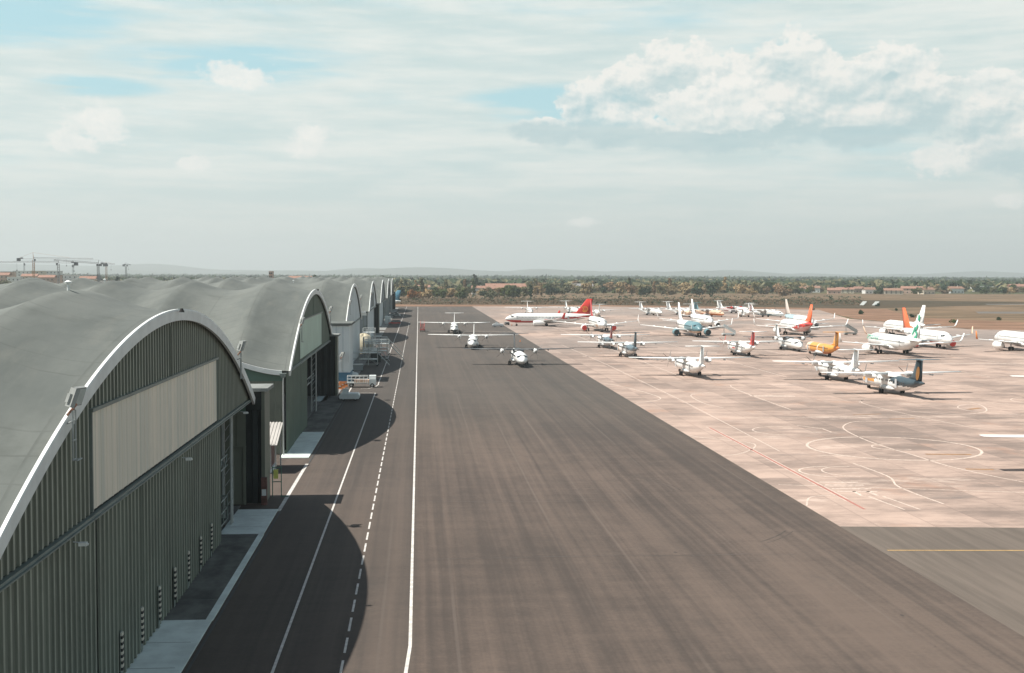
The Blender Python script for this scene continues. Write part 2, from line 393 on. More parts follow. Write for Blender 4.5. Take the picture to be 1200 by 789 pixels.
strip(b, [(44, 121.6), (43.9, 119)], .4); strip(b, [(45.4, 121.6), (45.5, 119)], .4)
strip(b, [(41.35, 175), (41.45, 160), (41.35, 116)], 0.15); strip(b, [(41.9, 170), (41.9, 117.2)], 0.15)
strip(b, smooth_pts([(64, 242), (61.5, 240), (60.6, 225), (60.5, 197)]), 0.24)
strip(b, smooth_pts([(36.7, 249), (40.2, 238), (43, 218), (39.8, 211), (37.2, 209)]), .24)
strip(b, [(44.6, 385), (45.8, 300), (45.8, 212), (44.8, 150)], 0.2)
strip(b, smooth_pts([(50.2, 200), (48.6, 208), (49.6, 222), (54.7, 227)]), .22)
strip(b, smooth_pts([(78, 196), (84, 189), (91.5, 193), (95.5, 206), (91, 213), (84, 214)]), .26)
strip(b, smooth_pts([(76, 208), (78.7, 213), (76, 206), (77, 190), (80, 170)]), .2)
strip(b, arc(98, 196, 9, 70, 300), .22); strip(b, arc(112, 208, 8, 60, 250), .22)
strip(b, arc(46, 134, 3.6, 80, 260), .3); strip(b, arc(48.6, 134, 3.6, 80, 260), .22); strip(b, arc(52, 170, 5.0, 70, 250), .22)
for xx in (56.5, 79, 101.5, 124, 146.5): strip(b, [(xx, 260), (xx, 640)], 0.22)
for yy in (186, 275, 345, 400, 465, 520, 590, 660): strip(b, [(37 + (yy % 7) * 3, yy), (37 + (yy % 7) * 3 + 30 + (yy % 5) * 14, yy - 1)], 0.22)
strip(b, [(52.0, 173), (53.5, 173)], .35); strip(b, [(55, 176), (57.5, 172), (57.5, 168), (54.5, 168)], .3)
for (x0, y0, x1, y1, w) in [(60, 220, 68, 219, 1.4), (66, 345, 84, 343, 2.0), (95, 296, 104, 295, 1.6), (122, 300, 160, 297, 1.2), (44, 330, 52, 329, 1.4), (100, 160, 112, 148, .3), (96, 131, 120, 118, .3)]:
    strip(b, [(x0, y0), (x1, y1)], w)
b.build('apron_markings', PAINT_OLD, fix=False)['kind'] = 'structure'
b = MB(); strip(b, [(41.62, 174), (41.68, 160), (41.6, 112)], 0.34)
b.build('red_line', PAINT_RED, fix=False)['kind'] = 'structure'
b = MB()
for x0, y0, x1, y1, w in [(68, 189, 73, 190, .5), (71.5, 183, 76, 184, .5), (61.8, 135, 64.8, 134.4, .8), (62, 146.6, 67.5, 146, .9), (90, 196, 93, 198, 1.1), (88, 236, 94, 235, 1)]: strip(b, [(x0, y0), (x1, y1)], w, 0.012)
b.build('rust_stain', mat('rust_stain', (0.27, 0.15, 0.07), .9, var=.3, scale=1), fix=False)['kind'] = 'structure'

TYRE = mat('tyre_mark_rubber', (0.060, 0.049, 0.042), 0.9, var=0.25, scale=1.2)
rtm = random.Random(21)
b = MB()
for k in range(16):
    x, y, r, a0 = rtm.uniform(3, 33), rtm.uniform(60, 330), rtm.uniform(14, 60), rtm.uniform(0, 360); sw = rtm.uniform(12, 45)
    A = [p for p in arc(x, y, r, a0, a0 + sw, 16)]
    if all(0.6 < p[0] < 35.5 for p in A): strip(b, A, .16, .005); strip(b, [p for p in arc(x, y, r + .62, a0, a0 + sw, 16)], .12, .005)
b.build('tyre_mark', TYRE, fix=False)['kind'] = 'structure'
b = MB()
for k in range(40):
    x, y, r = rtm.uniform(-7, 35), rtm.uniform(50, 330), rtm.uniform(.05, .2)
    b.poly([(x + r * rtm.uniform(.6, 1.1) * math.cos(a), y + 1.6 * r * rtm.uniform(.6, 1.1) * math.sin(a), .004) for a in [2 * math.pi * q / 11 for q in range(11)]])
b.build('oil_spot', TYRE, fix=False)['kind'] = 'structure'
CRK = mat('crack_sealant', (0.056, 0.047, 0.041), 0.6, var=.2)
b = MB()
for k in range(9):
    y = 66 + k * 27 + rtm.uniform(-6, 6); P = [(1 + q * 1.9, y + rtm.uniform(-.35, .35)) for q in range(rtm.randint(7, 19))]; strip(b, P, .09, .006)
b.build('sealed_crack', CRK, fix=False)['kind'] = 'structure'
# pavement before the hangars
def pave(y0, y1, m, x0=-16.6, x1=-12.95):
    b = MB(); b.box(x0, x1, y0, y1, -.3, 0.09); o = b.build('pavement', m); o['kind'] = 'structure'
pave(30, 78, CONC); pave(78, 103.8, CONC_D, -16.6, -13.35); pave(103.8, 114.8, CONC)
b = MB(); b.box(-13.35, -12.9, 78, 103.8, -.3, .085); b.build('pavement_edge', CONC)['kind'] = 'structure'
b = MB()
for yy in [30 + 4.8 * i for i in range(18)]: b.box(-16.6, -13.4, yy, yy + .05, .08, .094)
b.build('pavement_joint', mat('joint_tar', (.16, .17, .165), .9)).__setitem__('kind', 'structure')
pave(147.2, 171.2, CONC, -16.4, -13.0); pave(171.2, 224, CONC_D, -16.6, -13.0); pave(213, 222, CONC, -17.9, -15.9)
pave(224, 262, mat('mid_concrete', (.22, .22, .21), .9, var=.2, scale=.3), -17.5, -14.5)
for q in range(5):
    y0 = 262 + q * 112
    pave(y0, y0 + 100, mat('mid_concrete', (.2, .2, .2)), -16.6, -13.0)
b = MB(); b.box(-12.7, -12.55, 143, 222, -.05, .03); b.box(-12.75, -12.6, 30, 114, -.05, .03)
b.build('drain_channel', mat('drain_iron', (.05, .05, .05), .7)).__setitem__('kind', 'structure')

# ------------------------------------------------------------------ hangars
ROOF = mat('grey_roof_felt', (0.100, 0.113, 0.106), 0.9, var=0.14, scale=0.16, stretch=(1, .35, 1), col2=(0.116, 0.126, 0.116), bump=.3)
def add_seams(m):
    t = m.node_tree; b = t.nodes['Principled BSDF']; src = b.inputs['Base Color'].links[0].from_socket
    tc = t.nodes.new('ShaderNodeTexCoord'); s = t.nodes.new('ShaderNodeSeparateXYZ'); t.links.new(tc.outputs['Object'], s.inputs[0])
    x, y, z = (V(t, o) for o in s.outputs)
    wob = noise(t, tc.outputs['Object'], .15, 3) * 1.2
    sx_ = ((y + wob) / 2.1)._m('FRACT')._m('MULTIPLY', 1.0).ramp(0.09, 0.03)
    sy_ = ((x + wob * .3) / 5.8)._m('FRACT').ramp(0.035, 0.01)
    msk = noise(t, comb(t, x * .2, y * .2, 3.0), 1.0, 4, .6).ramp(.35, .6)
    c = mixc(t, sx_.max(sy_) * 0.45 * msk, src, (0.06, 0.065, 0.06))
    st = noise(t, comb(t, x * .5, y * 0.09, z * .1), 1.0, 6, .68).ramp(.52, .74)
    c = mixc(t, st * .6, c, (0.140, 0.146, 0.130))
    st = noise(t, comb(t, x * .11, y * 0.13, 9.0), 1.0, 6, .68).ramp(.52, .70)
    c = mixc(t, st * .6, c, (0.072, 0.080, 0.072))
    t.links.new(c, b.inputs['Base Color'])
add_seams(ROOF)
RIM = mat('white_fascia', (0.66, 0.68, 0.665), 0.6, var=0.07, scale=0.8)
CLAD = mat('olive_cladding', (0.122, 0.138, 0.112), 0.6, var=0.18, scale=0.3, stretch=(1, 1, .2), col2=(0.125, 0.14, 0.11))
CLAD_RIB_LIT = mat('olive_cladding_rib_lit', (0.265, 0.285, 0.240), 0.55, var=0.14, scale=0.4)  # lighter than the pans: light and shade of the folds put into colour
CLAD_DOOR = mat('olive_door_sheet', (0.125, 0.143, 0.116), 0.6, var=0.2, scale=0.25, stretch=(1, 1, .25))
CLAD_DOOR_RIB_LIT = mat('olive_door_rib_lit', (0.245, 0.265, 0.220), 0.55, var=0.16, scale=0.4)  # same sheet as the door, brightened to paint in the shading between ribs
TRANSL = mat('cream_translucent_sheet', (0.62, 0.61, 0.53), 0.5, var=0.12, scale=0.25, stretch=(1, 3, .12), col2=(0.66, .59, .49))
TRANSL_G = mat('pale_green_sheet', (0.36, 0.50, 0.42), 0.35, var=0.08, scale=0.2)
GREEN = mat('dark_green_cladding', (0.10, 0.135, 0.105), 0.55, var=0.1, scale=0.3)
GREEN_RIB = mat('green_cladding_rib', (0.135, 0.175, 0.135), 0.5, var=0.08, scale=0.3)
WHITEC = mat('white_cladding', (0.60, 0.63, 0.63), 0.55, var=0.06, scale=0.2, stretch=(1, 1, .3))
WHITER = mat('white_cladding_rib', (0.52, 0.56, 0.57), 0.55, var=0.05)
GREYC = mat('grey_cladding', (0.20, 0.225, 0.23), 0.55, var=0.08, scale=0.2)
STEEL = mat('grey_green_steel', (0.16, 0.19, 0.175), 0.5, var=0.12, scale=0.8)
STEEL_L = mat('light_steel', (0.32, 0.34, 0.33), 0.5, var=0.12, scale=0.8)
GALV = mat('galvanised_steel', (0.42, 0.44, 0.43), 0.4, 0.4, var=0.1)
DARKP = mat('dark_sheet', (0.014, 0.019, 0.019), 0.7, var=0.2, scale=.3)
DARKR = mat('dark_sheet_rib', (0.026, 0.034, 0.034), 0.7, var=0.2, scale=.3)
INWALL = mat('bluish_inner_sheet', (0.12, 0.15, 0.165), 0.7, var=0.12, scale=0.3)
INFLOOR = mat('hangar_floor', (0.16, 0.155, 0.145), .6, var=.15, scale=.3)
TEAL = mat('teal_wall', (0.085, 0.145, 0.115), 0.6, var=0.1, scale=0.3)
OLIVEW = mat('olive_side_wall', (0.135, 0.145, 0.115), 0.6, var=0.08, scale=0.3)
BRICK = mat('red_brick', (0.14, 0.07, 0.058), 0.85, var=0.35, scale=2.5)
RUBBER = mat('black_rubber', (0.02, 0.02, 0.02), 0.8, var=0.1)
GLASSD = mat('dark_glass', (0.02, 0.028, 0.035), 0.12, var=0.05, spec=.6)

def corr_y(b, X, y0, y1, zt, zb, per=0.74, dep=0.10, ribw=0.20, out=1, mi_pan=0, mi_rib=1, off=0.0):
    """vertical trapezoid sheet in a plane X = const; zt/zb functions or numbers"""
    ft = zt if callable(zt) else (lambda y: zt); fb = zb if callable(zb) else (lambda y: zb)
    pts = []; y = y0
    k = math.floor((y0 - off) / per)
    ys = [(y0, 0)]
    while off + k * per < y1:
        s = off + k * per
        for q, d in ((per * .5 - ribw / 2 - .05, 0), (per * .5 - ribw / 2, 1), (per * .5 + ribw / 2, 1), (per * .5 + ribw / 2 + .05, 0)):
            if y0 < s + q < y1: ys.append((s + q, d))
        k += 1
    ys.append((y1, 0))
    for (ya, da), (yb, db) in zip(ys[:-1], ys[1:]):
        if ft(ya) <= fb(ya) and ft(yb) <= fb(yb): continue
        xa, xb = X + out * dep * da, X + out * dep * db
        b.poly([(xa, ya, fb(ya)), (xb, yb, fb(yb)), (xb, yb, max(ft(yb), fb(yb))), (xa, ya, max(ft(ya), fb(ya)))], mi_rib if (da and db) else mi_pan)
def corr_x(b, Y, x0, x1, zt, zb, per, dep, ribw, out=-1, mi_pan=0, mi_rib=1):
    t = MB(); corr_y(t, 0, x0, x1, zt, zb, per, dep, ribw, 1)
    base = len(b.v)
    b.v += [(v[1], Y + out * v[0], v[2]) for v in t.v]
    for f, m in zip(t.f, t.m): b.f.append(tuple(base + i for i in f)); b.m.append(mi_pan if m == 0 else mi_rib)

HALF = 37.4; ZF = 10.25; RISE = 9.2
def arch(u): return ZF + RISE * (1 - (u / HALF) ** 2)
PER = 11.6; NW = 7
def wave(t):                                        # t = distance behind the face
    u = abs(((t / PER + 0.0) % 1.0) * 2 - 1); u = 1 - u  # 0 at valley (face), 1 at ridge
    return 1.4 * (u ** 1.6)

def hangar(yc, label, gable, gable_rib, panel=None, door=None, side=None, rimsc=1.0, hx=-16.0, closed=(), opening=None, nw=NW, seam=True):
    t = empty('aircraft_hangar', (hx, yc, 0))
    tag(t, label, 'hangar', 'barrel-roofed hangars along the apron')
    # roof shell: thin, double curved
    b = MB(); NU = 56; NT = nw * 16; depth = nw * PER
    top = [[(.43 if i == 0 else -(depth * i / NT), -HALF + 2 * HALF * j / NU, arch(-HALF + 2 * HALF * j / NU) - .12 + wave(depth * i / NT)) for j in range(NU + 1)] for i in range(NT + 1)]
    b.rings(top, close=False, caps=False)
    b.rings([[(p[0], p[1], p[2] - .22) for p in r] for r in top], close=False, caps=False)
    o = b.build('roof', ROOF, t, smooth=True, fix=False)
    # white arch rim at the face
    b = MB(); rg = []
    for j in range(73):
        u = -HALF - .25 + (2 * HALF + .5) * j / 72; z = arch(u); sl_ = math.atan(-2 * RISE * u / HALF ** 2)
        ny, nz = -math.sin(sl_), math.cos(sl_)
        def P(x, r): return (x, u + ny * r, z + nz * r)
        rg.append([P(.42, -.03), P(.47, .08), P(.63, .08), P(.66, 0), P(.63, -.66), P(.42, -.66)])
    b.rings(rg); b.build('arch_fascia', RIM, t)
    # eave fascias along both sides following the waves
    for s in (-1, 1):
        b = MB(); rg = []
        for i in range(NT + 1):
            q = depth * i / NT; w = wave(q); yy = s * (HALF + .02)
            rg.append([(-q - .4, yy + s * .28, ZF + w - .05), (-q - .4, yy + s * .28, ZF + w - .62), (-q - .4, yy, ZF + w - .62), (-q - .4, yy, ZF + w - .05)])
        b.rings(rg); b.build('eave_fascia', RIM, t)
    fz = lambda y: arch(y) - .5
    # gable cladding above the door rail
    b = MB()
    if panel:
        p0, p1, pz0, pz1 = panel[:4]
        corr_y(b, 0.08, -HALF + .3, p0, fz, 10.15); corr_y(b, 0.08, p1, HALF - .3, fz, 10.15)
        corr_y(b, 0.08, p0, p1, fz, pz1); 
        if pz0 > 10.2: corr_y(b, 0.08, p0, p1, pz0, 10.15)
    else: corr_y(b, 0.08, -HALF + .3, HALF - .3, fz, 10.15)
    if seam: b.box(0.08, .24, .35, .47, (panel[3] if panel else 10.2), arch(0) - 1.0)
    b.build('gable_cladding', [gable, gable_rib], t, fix=False)
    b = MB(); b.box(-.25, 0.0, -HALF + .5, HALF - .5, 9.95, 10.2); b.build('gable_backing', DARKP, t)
    if panel:
        b = MB(); corr_y(b, 0.13, panel[0], panel[1], panel[3] - .12, panel[2] + .05, 1.1, .035, .10); o = b.build('translucent_panel', [panel[4], panel[4]], t, fix=False)
        b = MB()
        b.box(.08, .3, panel[0] - .15, panel[1] + .1, panel[3] - .12, panel[3] + .06); b.box(.08, .24, panel[0] - .16, panel[0], panel[2], panel[3] - .12); b.box(.08, .24, panel[1], panel[1] + .12, panel[2], panel[3] - .12)
        b.build('panel_frame', STEEL, o)
    # door rail
    b = MB(); b.box(.05, .34, -HALF + .4, HALF - .2, 9.94, 10.10); b.box(.34, .46, -HALF + .4, HALF - .2, 9.9, 9.97); b.build('door_rail', STEEL, t)
    # doors
    dm, dr = door or (gable, gable_rib)
    for (a, c) in closed:
        n = max(1, round((c - a) / 9.3)); w = (c - a) / n
        for k in range(n):
            b = MB(); xo = -.02 if k % 2 else .03
            corr_y(b, xo, a + k * w, a + (k + 1) * w, 9.9, .12, .85, .09, .20); b.box(xo - .2, xo - .02, a + k * w, a + (k + 1) * w, .1, .5)
            o = b.build('door_leaf', [dm, dr], t, fix=False)
    if opening:
        a, c = opening
        # lattice stanchion, inner partition, guard rail
        yy = a + (c - a) * .42
        b = MB()
        for dy in (0, .75):
            for dx in (-.9, -.2): b.tube((dx, yy + dy, .1), (dx, yy + dy, 9.9), .09, n=5)
        for k in range(10):
            z = .3 + k * .96
            b.tube((-.2, yy, z), (-.2, yy + .75, z + .96), .04, n=4); b.tube((-.2, yy + .75, z), (-.2, yy, z + .96), .04, n=4); b.tube((-.9, yy, z), (-.2, yy, z + .96), .04, n=4)
        b.build('lattice_stanchion', STEEL_L, t)
        b = MB()
        for z in (5.3, 6.2): b.tube((-.5, a, z), (-.5, yy, z), .07, n=5)
        for k in range(5): b.tube((-.5, a + (yy - a) * k / 5, 5.3 + .9 * (k % 2)), (-.5, a + (yy - a) * (k + 1) / 5, 6.2 - .9 * (k % 2)), .04, n=4)
        b.build('cross_girder', STEEL, t)
    # outer walls
    sm = side or (OLIVEW, OLIVEW, TEAL)
    for s in (-1, 1):
        Y = s * (HALF - .25)
        ew = lambda x: ZF - .55 + wave(-x)
        b = MB(); NS = nw * 10
        for i in range(NS):
            xa, xb = -.2 - (depth - .4) * i / NS, -.2 - (depth - .4) * (i + 1) / NS
            b.poly([(xa, Y, 8.9), (xb, Y, 8.9), (xb, Y, ew(xb)), (xa, Y, ew(xa))], 0)
        b.build('eave_wall', [sm[2]], t, fix=False)
        b = MB(); corr_x(b, Y + s * .01, -depth + .2, -.2, 8.9, 5.6, 2.4, .03, .2, out=s); corr_x(b, Y + s * .06, -depth + .2, -.2, 5.55, .05, 1.9, .14, .8, out=s)
        b.box(-depth, -.2, Y + s * .0 - .03, Y + s * .12 + .03, 5.52, 5.62)
        b.build('side_wall', [sm[0], sm[1]], t, fix=False)
    b = MB(); ys = [-HALF + .5 + (2 * HALF - 1) * i / 40 for i in range(41)]
    for ya, yb in zip(ys[:-1], ys[1:]): b.poly([(-depth + .3, ya, 0), (-depth + .3, yb, 0), (-depth + .3, yb, arch(yb) - .3), (-depth + .3, ya, arch(ya) - .3)])
    b.build('rear_wall', GREYC, t, fix=False)
    b = MB(); b.box(-depth + .4, -.65, -HALF + .6, HALF - .6, -.1, .05); b.build('hangar_floor', INFLOOR, t)
    b = MB(); corr_y(b, -17, -HALF + .6, HALF - .6, 9.8, .05, 1.6, .12, .5); b.build('inner_partition', [INWALL, STEEL], t, fix=False)
    return t

def pocket(t, a, c=None, out=1.5, deep=5.5, top=10.75):
    """dark boxed end of the door track, standing proud of the hangar face"""
    c = a + 4.0
    b = MB(); b.box(-deep - .3, out + .35, a - .5, c + .4, top, top + .32); b.build('pocket_roof', mat('pocket_roof_slab', (.20, .21, .20), .8, var=.2), t)
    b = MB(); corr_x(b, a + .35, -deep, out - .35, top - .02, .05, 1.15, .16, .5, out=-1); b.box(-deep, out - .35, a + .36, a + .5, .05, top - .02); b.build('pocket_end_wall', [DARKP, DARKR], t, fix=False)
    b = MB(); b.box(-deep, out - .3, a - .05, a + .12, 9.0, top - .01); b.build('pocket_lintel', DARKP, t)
    b = MB(); b.box(out - .34, out, a, c, .05, top - .01); b.build('pocket_side_wall', OLIVEW, t)

h1 = hangar(80.1, 'olive green ribbed hangar nearest the camera with cream translucent panel over its doors', CLAD, CLAD_RIB_LIT, panel=(-19.0, 18.5, 10.2, 15.2, TRANSL), door=(CLAD_DOOR, CLAD_DOOR_RIB_LIT), closed=((-37.0, 20.9),), opening=(20.9, 37.2))
pocket(h1, 37.7)
h2 = hangar(187.6, 'second hangar in the row, dark green gable with pale green panel and half open door', GREEN, GREEN_RIB, panel=(-21, 17, 10.3, 15.6, TRANSL_G), door=(GREEN, GREEN_RIB), closed=((-37.0, -9.2),), opening=(-9.2, 34.4), seam=True)
pocket(h2, 34.4)
h3 = hangar(301.5, 'third hangar in the row, white gable and fully closed white doors', WHITEC, WHITER, door=(WHITEC, WHITER), closed=((-37, 37),), side=(WHITEC, WHITER, WHITEC))
h4 = hangar(427, 'fourth hangar in the row, white gable with open dark door on its far side', WHITEC, WHITER, panel=(-10, 12, 10.6, 15.4, GREYC), door=(WHITEC, WHITER), closed=((-37, 14),), opening=(14, 37), side=(GREYC, STEEL, RIM))
pocket(h4, 32)
h5 = hangar(545, 'fifth hangar in the row, white rimmed grey gable beyond the white hangar', GREYC, WHITER, door=(WHITEC, WHITER), closed=((-37, 10),), opening=(10, 37), side=(GREYC, STEEL, RIM))
h6 = hangar(650, 'sixth hangar in the row, narrow grey gable with white rim seen edge on', GREYC, STEEL, door=(GREYC, STEEL), closed=((-37, 20),), opening=(20, 37), side=(GREYC, STEEL, RIM))
h7 = hangar(742, 'farthest hangar of the row with white rim and dark open doorway', GREYC, STEEL, door=(GREYC, STEEL), closed=((-37, 5),), opening=(5, 37), side=(GREYC, STEEL, RIM))
pocket(h7, 37)

# black and white strips on the nearest door leaves
b = MB()
for k in range(12): b.box(0, .09, -.16, .16, k * .17, k * .17 + .17, k % 2)
b.box(-.03, 0, -.2, .2, -.5, 2.1, 2)
ms = b.mesh('warning_strip', [mat('strip_black', (.02, .02, .02)), mat('strip_white', (.62, .58, .5)), STEEL])
names = ['seventh', 'sixth', 'fifth', 'fourth', 'third', 'second', 'first']
for i, y in enumerate((66.6, 71.5, 76.3, 81.1, 85.9, 90.7, 95.4)):
    o = inst('warning_strip', ms, None, (-15.84, y, .62))
    tag(o, 'chequered strip on the nearest olive doors, %s from the open end' % names[i], 'marker strip', 'striped markers on the nearest hangar doors')

# floodlights on the arches
def floodlight(y, z, x=-15.2, lab=''):
    t = empty('floodlight', (x, y, z)); tag(t, lab, 'floodlight', 'floodlights clamped to the hangar arches')
    b = MB()
    for dy in (-.42, .42): b.tube((.16, dy, -2.4), (.16, dy, .9), .07, n=5); b.tube((-.6, dy, -.1), (.16, dy, .2), .06, n=5)
    for z_ in (-2.4, -1.1, .2): b.tube((.16, -.62, z_), (.16, .62, z_), .06, n=5)
    b.tube((.16, -.42, -2.4), (.5, -.42, -2.4), .05, n=4); b.tube((.16, .42, -2.4), (.5, .42, -2.4), .05, n=4); b.tube((.5, -.7, -2.4), (.5, .7, -2.4), .05, n=4)
    b.build('bracket', STEEL_L, t)
    b = MB(); b.tube((.16, 0, .9), (.16, 0, 1.6), .06, n=5); b.tube((.16, -.9, 1.2), (.16, .9, 1.2), .05, n=5); b.tube((-.2, -.4, .6), (.3, .2, 1.3), .09, n=5)
    b.build('mount_arm', mat('rusty_arm', (.30, .16, .11), .8, var=.3), t)
    for dy, an in ((-.75, .5), (.72, -.35)):
        b = MB(); b.box(-.12, .16, -.62, .62, -.55, .75); b.box(-.3, -.12, -.3, .3, -.3, .3)
        o = b.build('lamp_head', mat('lamp_casing', (.24, .25, .24), .5), t); o.location = (.2, dy, 1.7); o.rotation_euler = (0, .35, an)
        b = MB(); b.box(.163, .18, -.54, .54, -.47, .67); b.build('lamp_glass', mat('lamp_glass', (.45, .50, .49), .25), o)
    return t
f0 = floodlight(55.4, 15.2, lab='floodlight pair on white bracket low on the near side of the nearest arch')
f0.scale = (.65, .52, .66)
def zr(u): return arch(u)
for (y, z, lab) in ((106.6, 14.5, 'floodlight pair on the far side of the nearest hangar arch'),
                    (162.0, 14.6, 'floodlight pair on the near side of the second hangar arch'),
                    (214.5, 14.7, 'floodlight pair on the far side of the second hangar arch'),
                    (275.5, 14.5, 'floodlight pair on the near side of the white hangar arch'),
                    (327.5, 14.8, 'floodlight pair on the far side of the white hangar arch'),
                    (401.0, 14.8, 'floodlight pair on the near side of the fourth hangar arch')):
    copy_tree(f0, (-15.2, y, z), label=lab)
for i, (yc, lab) in enumerate(((80.4, 'small dark lamp hung at the crown of the nearest arch'), (188.0, 'small dark lamp at the crown of the second hangar arch'))):
    t = empty('crown_lamp', (-15.3, yc, 19.2)); tag(t, lab, 'lamp'); t.scale = (.7, .7, .7)
    b = MB(); b.tube((-.1, 0, .55), (.3, 0, .5), .05); b.build('arm', STEEL, t)
    b = MB(); b.tube((.3, 0, .55), (.3, 0, .2), .12, .26, n=10); b.build('lamp_shade', RUBBER, t)
for (y, z, lab) in ((55.9, 9.85, 'white security camera under the door rail, nearer one'), (81.4, 9.85, 'white security camera under the door rail below the cream panel'), (108.0, 9.9, 'white security camera at the open end of the nearest door rail')):
    t = empty('security_camera', (-15.35, y, z)); tag(t, lab, 'camera', 'cameras under the nearest door rail')
    t.scale = (.6, .6, .6)
    b = MB(); b.tube((0, 0, 0), (.65, .1, -.1), .05, n=5); b.build('arm', GALV, t)
    b = MB(); b.box(.4, 1.0, -.1, .28, -.32, -.05); b.tube((1.0, .08, -.2), (1.1, .08, -.22), .1, n=8); b.build('housing', RIM, t)
# roof vents
for (x, y, s, lab) in ((-21.9, 79.5, 1.0, 'white mushroom vent on the crown of the nearest hangar roof'), (-46, 186, 1.0, 'small white vent on the crest of the second hangar roof'), (-30, 301, 1.2, 'small white vent on the third hangar roof')):
    yc = min((80.1, 187.6, 301.5), key=lambda q: abs(q - y)); z = arch(y - yc) + wave(-16 - x) - .2
    t = empty('roof_vent', (x, y, z)); tag(t, lab, 'roof vent')
    t.scale = (.5, .5, .8)
    b = MB(); b.tube((0, 0, 0), (0, 0, .75), .16, n=10); b.build('stack', RIM, t)
    b = MB(); b.tube((0, 0, .7), (0, 0, .82), .42, .46, n=14); b.tube((0, 0, .82), (0, 0, .95), .46, .1, n=14); b.build('cowl', RIM, t)

# white annex before the third hangar
t = empty('annex_building', (-18.5, 257.5, 0)); tag(t, 'white ribbed annex with flat grey roof and blue base against the third hangar', 'building')
b = MB(); corr_x(b, -5.5, -6.5, 4.6, 11.4, 1.9, 1.3, .12, .25, out=-1); corr_y(b, 4.6, -5.5, 5.5, 11.4, 1.9, 1.3, .1, .25); b.box(-6.5, 4.55, -5.35, 5.5, .1, 11.4); b.build('wall', [WHITEC, WHITER], t, fix=False)
b = MB(); b.box(-7, 5.0, -6.0, 6, 11.5, 11.9); b.build('roof', ROOF, t)
b = MB(); b.box(-6.5, 4.75, -5.75, 5.5, 0.05, 1.9); b.build('plinth', mat('blue_plinth', (.045, .13, .20), .6), t)
floodlight(251.6, 4.2, -15.6, 'dark lamp cluster on the white annex wall above its blue base').scale = (1, 1, .8)

# brick kiosk with a white lean-to roof
t = empty('brick_kiosk', (-17.2, 138.6, 0)); tag(t, 'small red brick kiosk under a white corrugated lean-to roof beside the second hangar', 'kiosk')
b = MB(); b.box(-2.2, .9, -2.2, 2.6, 0.4, 3.1); b.build('brick_wall', BRICK, t)
b = MB(); b.box(-2.4, 1.1, -2.4, 2.8, -.1, .4); b.build('base', RIM, t)
b = MB()
for k in range(12):
    x0 = -2.6 + k * .36; 
    b.rings([[(x0, -2.9, 3.15), (x0 + .2, -2.9, 3.15), (x0 + .2, -2.9, 3.24), (x0, -2.9, 3.24)], [(x0, 3.2, 4.9), (x0 + .2, 3.2, 4.9), (x0 + .2, 3.2, 4.99), (x0, 3.2, 4.99)]])
b.rings([[(-2.7, -2.95, 3.1), (1.8, -2.95, 3.1), (1.8, -2.95, 3.17), (-2.7, -2.95, 3.17)], [(-2.7, 3.2, 4.85), (1.8, 3.2, 4.85), (1.8, 3.2, 4.92), (-2.7, 3.2, 4.92)]])
b.build('lean_to_roof', mat('white_roof_sheet', (.42, .40, .37), .6, var=.08), t)
for xx, yy in ((.95, -2.35), (1.5, -2.35), (1.5, 2.6)):
    b = MB(); b.box(xx, xx + .14, yy, yy + .14, .05, 3.2 if yy < 0 else 4.7); b.build('post', GALV, t)
b = MB(); b.box(-1.2, -.2, -2.26, -2.2, .4, 2.5); b.build('door', mat('brown_door', (.12, .06, .05), .6), t)
# drain pipe on hangar corner
t = empty('downpipe', (-16.2, 149.6, 0)); tag(t, 'grey rainwater downpipe with hopper at the near corner of the second hangar', 'downpipe')
b = MB(); b.tube((0, 0, .1), (0, 0, 9.4), .09, n=8); b.build('pipe', GALV, t)
b = MB(); b.prism([(-.4, 9.9), (.4, 9.9), (.25, 9.4), (-.25, 9.4)], 'y', -.3, .3); b.build('hopper', STEEL, t)
# brick pier, notice board and cable reel near the parked leaves
t = empty('brick_pier', (-14.55, 117.5, 0)); tag(t, 'short brick pier with white notice at the end of the dark door recess', 'pier')
b = MB(); b.box(-.26, .26, -.2, .26, 0, 2.6); b.build('brickwork', BRICK, t)
b = MB(); b.box(-.2, .2, -.25, -.2, .9, 1.5); b.build('notice', RIM, t)
t = empty('sign_stand', (-13.9, 121.6, 0)); tag(t, 'green framed stand holding a yellow panel behind the brick pier', 'sign')
b = MB()
for xx in (-.35, .5): b.tube((xx, 0, 0), (xx, 0, 3.0), .05, n=6)
for zz in (1.5, 2.9): b.tube((-.35, 0, zz), (.5, 0, zz), .05, n=6)
b.tube((.5, 0, .05), (1.2, 0, .05), .05); b.build('frame', mat('green_frame', (.07, .16, .12), .5), t)
b = MB(); b.box(-.25, .2, -.04, .04, 1.8, 2.7); b.build('panel', mat('yellow_panel', (.62, .62, .16), .5), t)
# trolley inside the nearest opening
def trolley(loc, lab, rz=0):
    t = empty('cargo_trolley', loc, rz); tag(t, lab, 'trolley')
    b = MB()
    for x0 in (-1.1, 1.1):
        for y0 in (-2.2, 0, 2.2): b.tube((x0, y0, .5), (x0, y0, 2.6), .06, n=5)
        for z0 in (.6, 1.6, 2.6): b.tube((x0, -2.2, z0), (x0, 2.2, z0), .06, n=5)
    for y0 in (-2.2, 2.2):
        for z0 in (.6, 2.6): b.tube((-1.1, y0, z0), (1.1, y0, z0), .06, n=5)
    b.build('cage', STEEL, t)
    b = MB(); b.box(-1.15, 1.15, -2.25, 2.25, .5, .62); b.build('deck', DARKR, t)
    for x0 in (-.9, .9):
        for y0 in (-1.7, 1.7):
            b = MB(); b.tube((x0 - .1, y0, .25), (x0 + .1, y0, .25), .25, n=12); b.build('wheel', RUBBER, t)
    return t
trolley((-17.6, 105.5, .05), 'dark caged trolley standing in the open end of the nearest hangar')

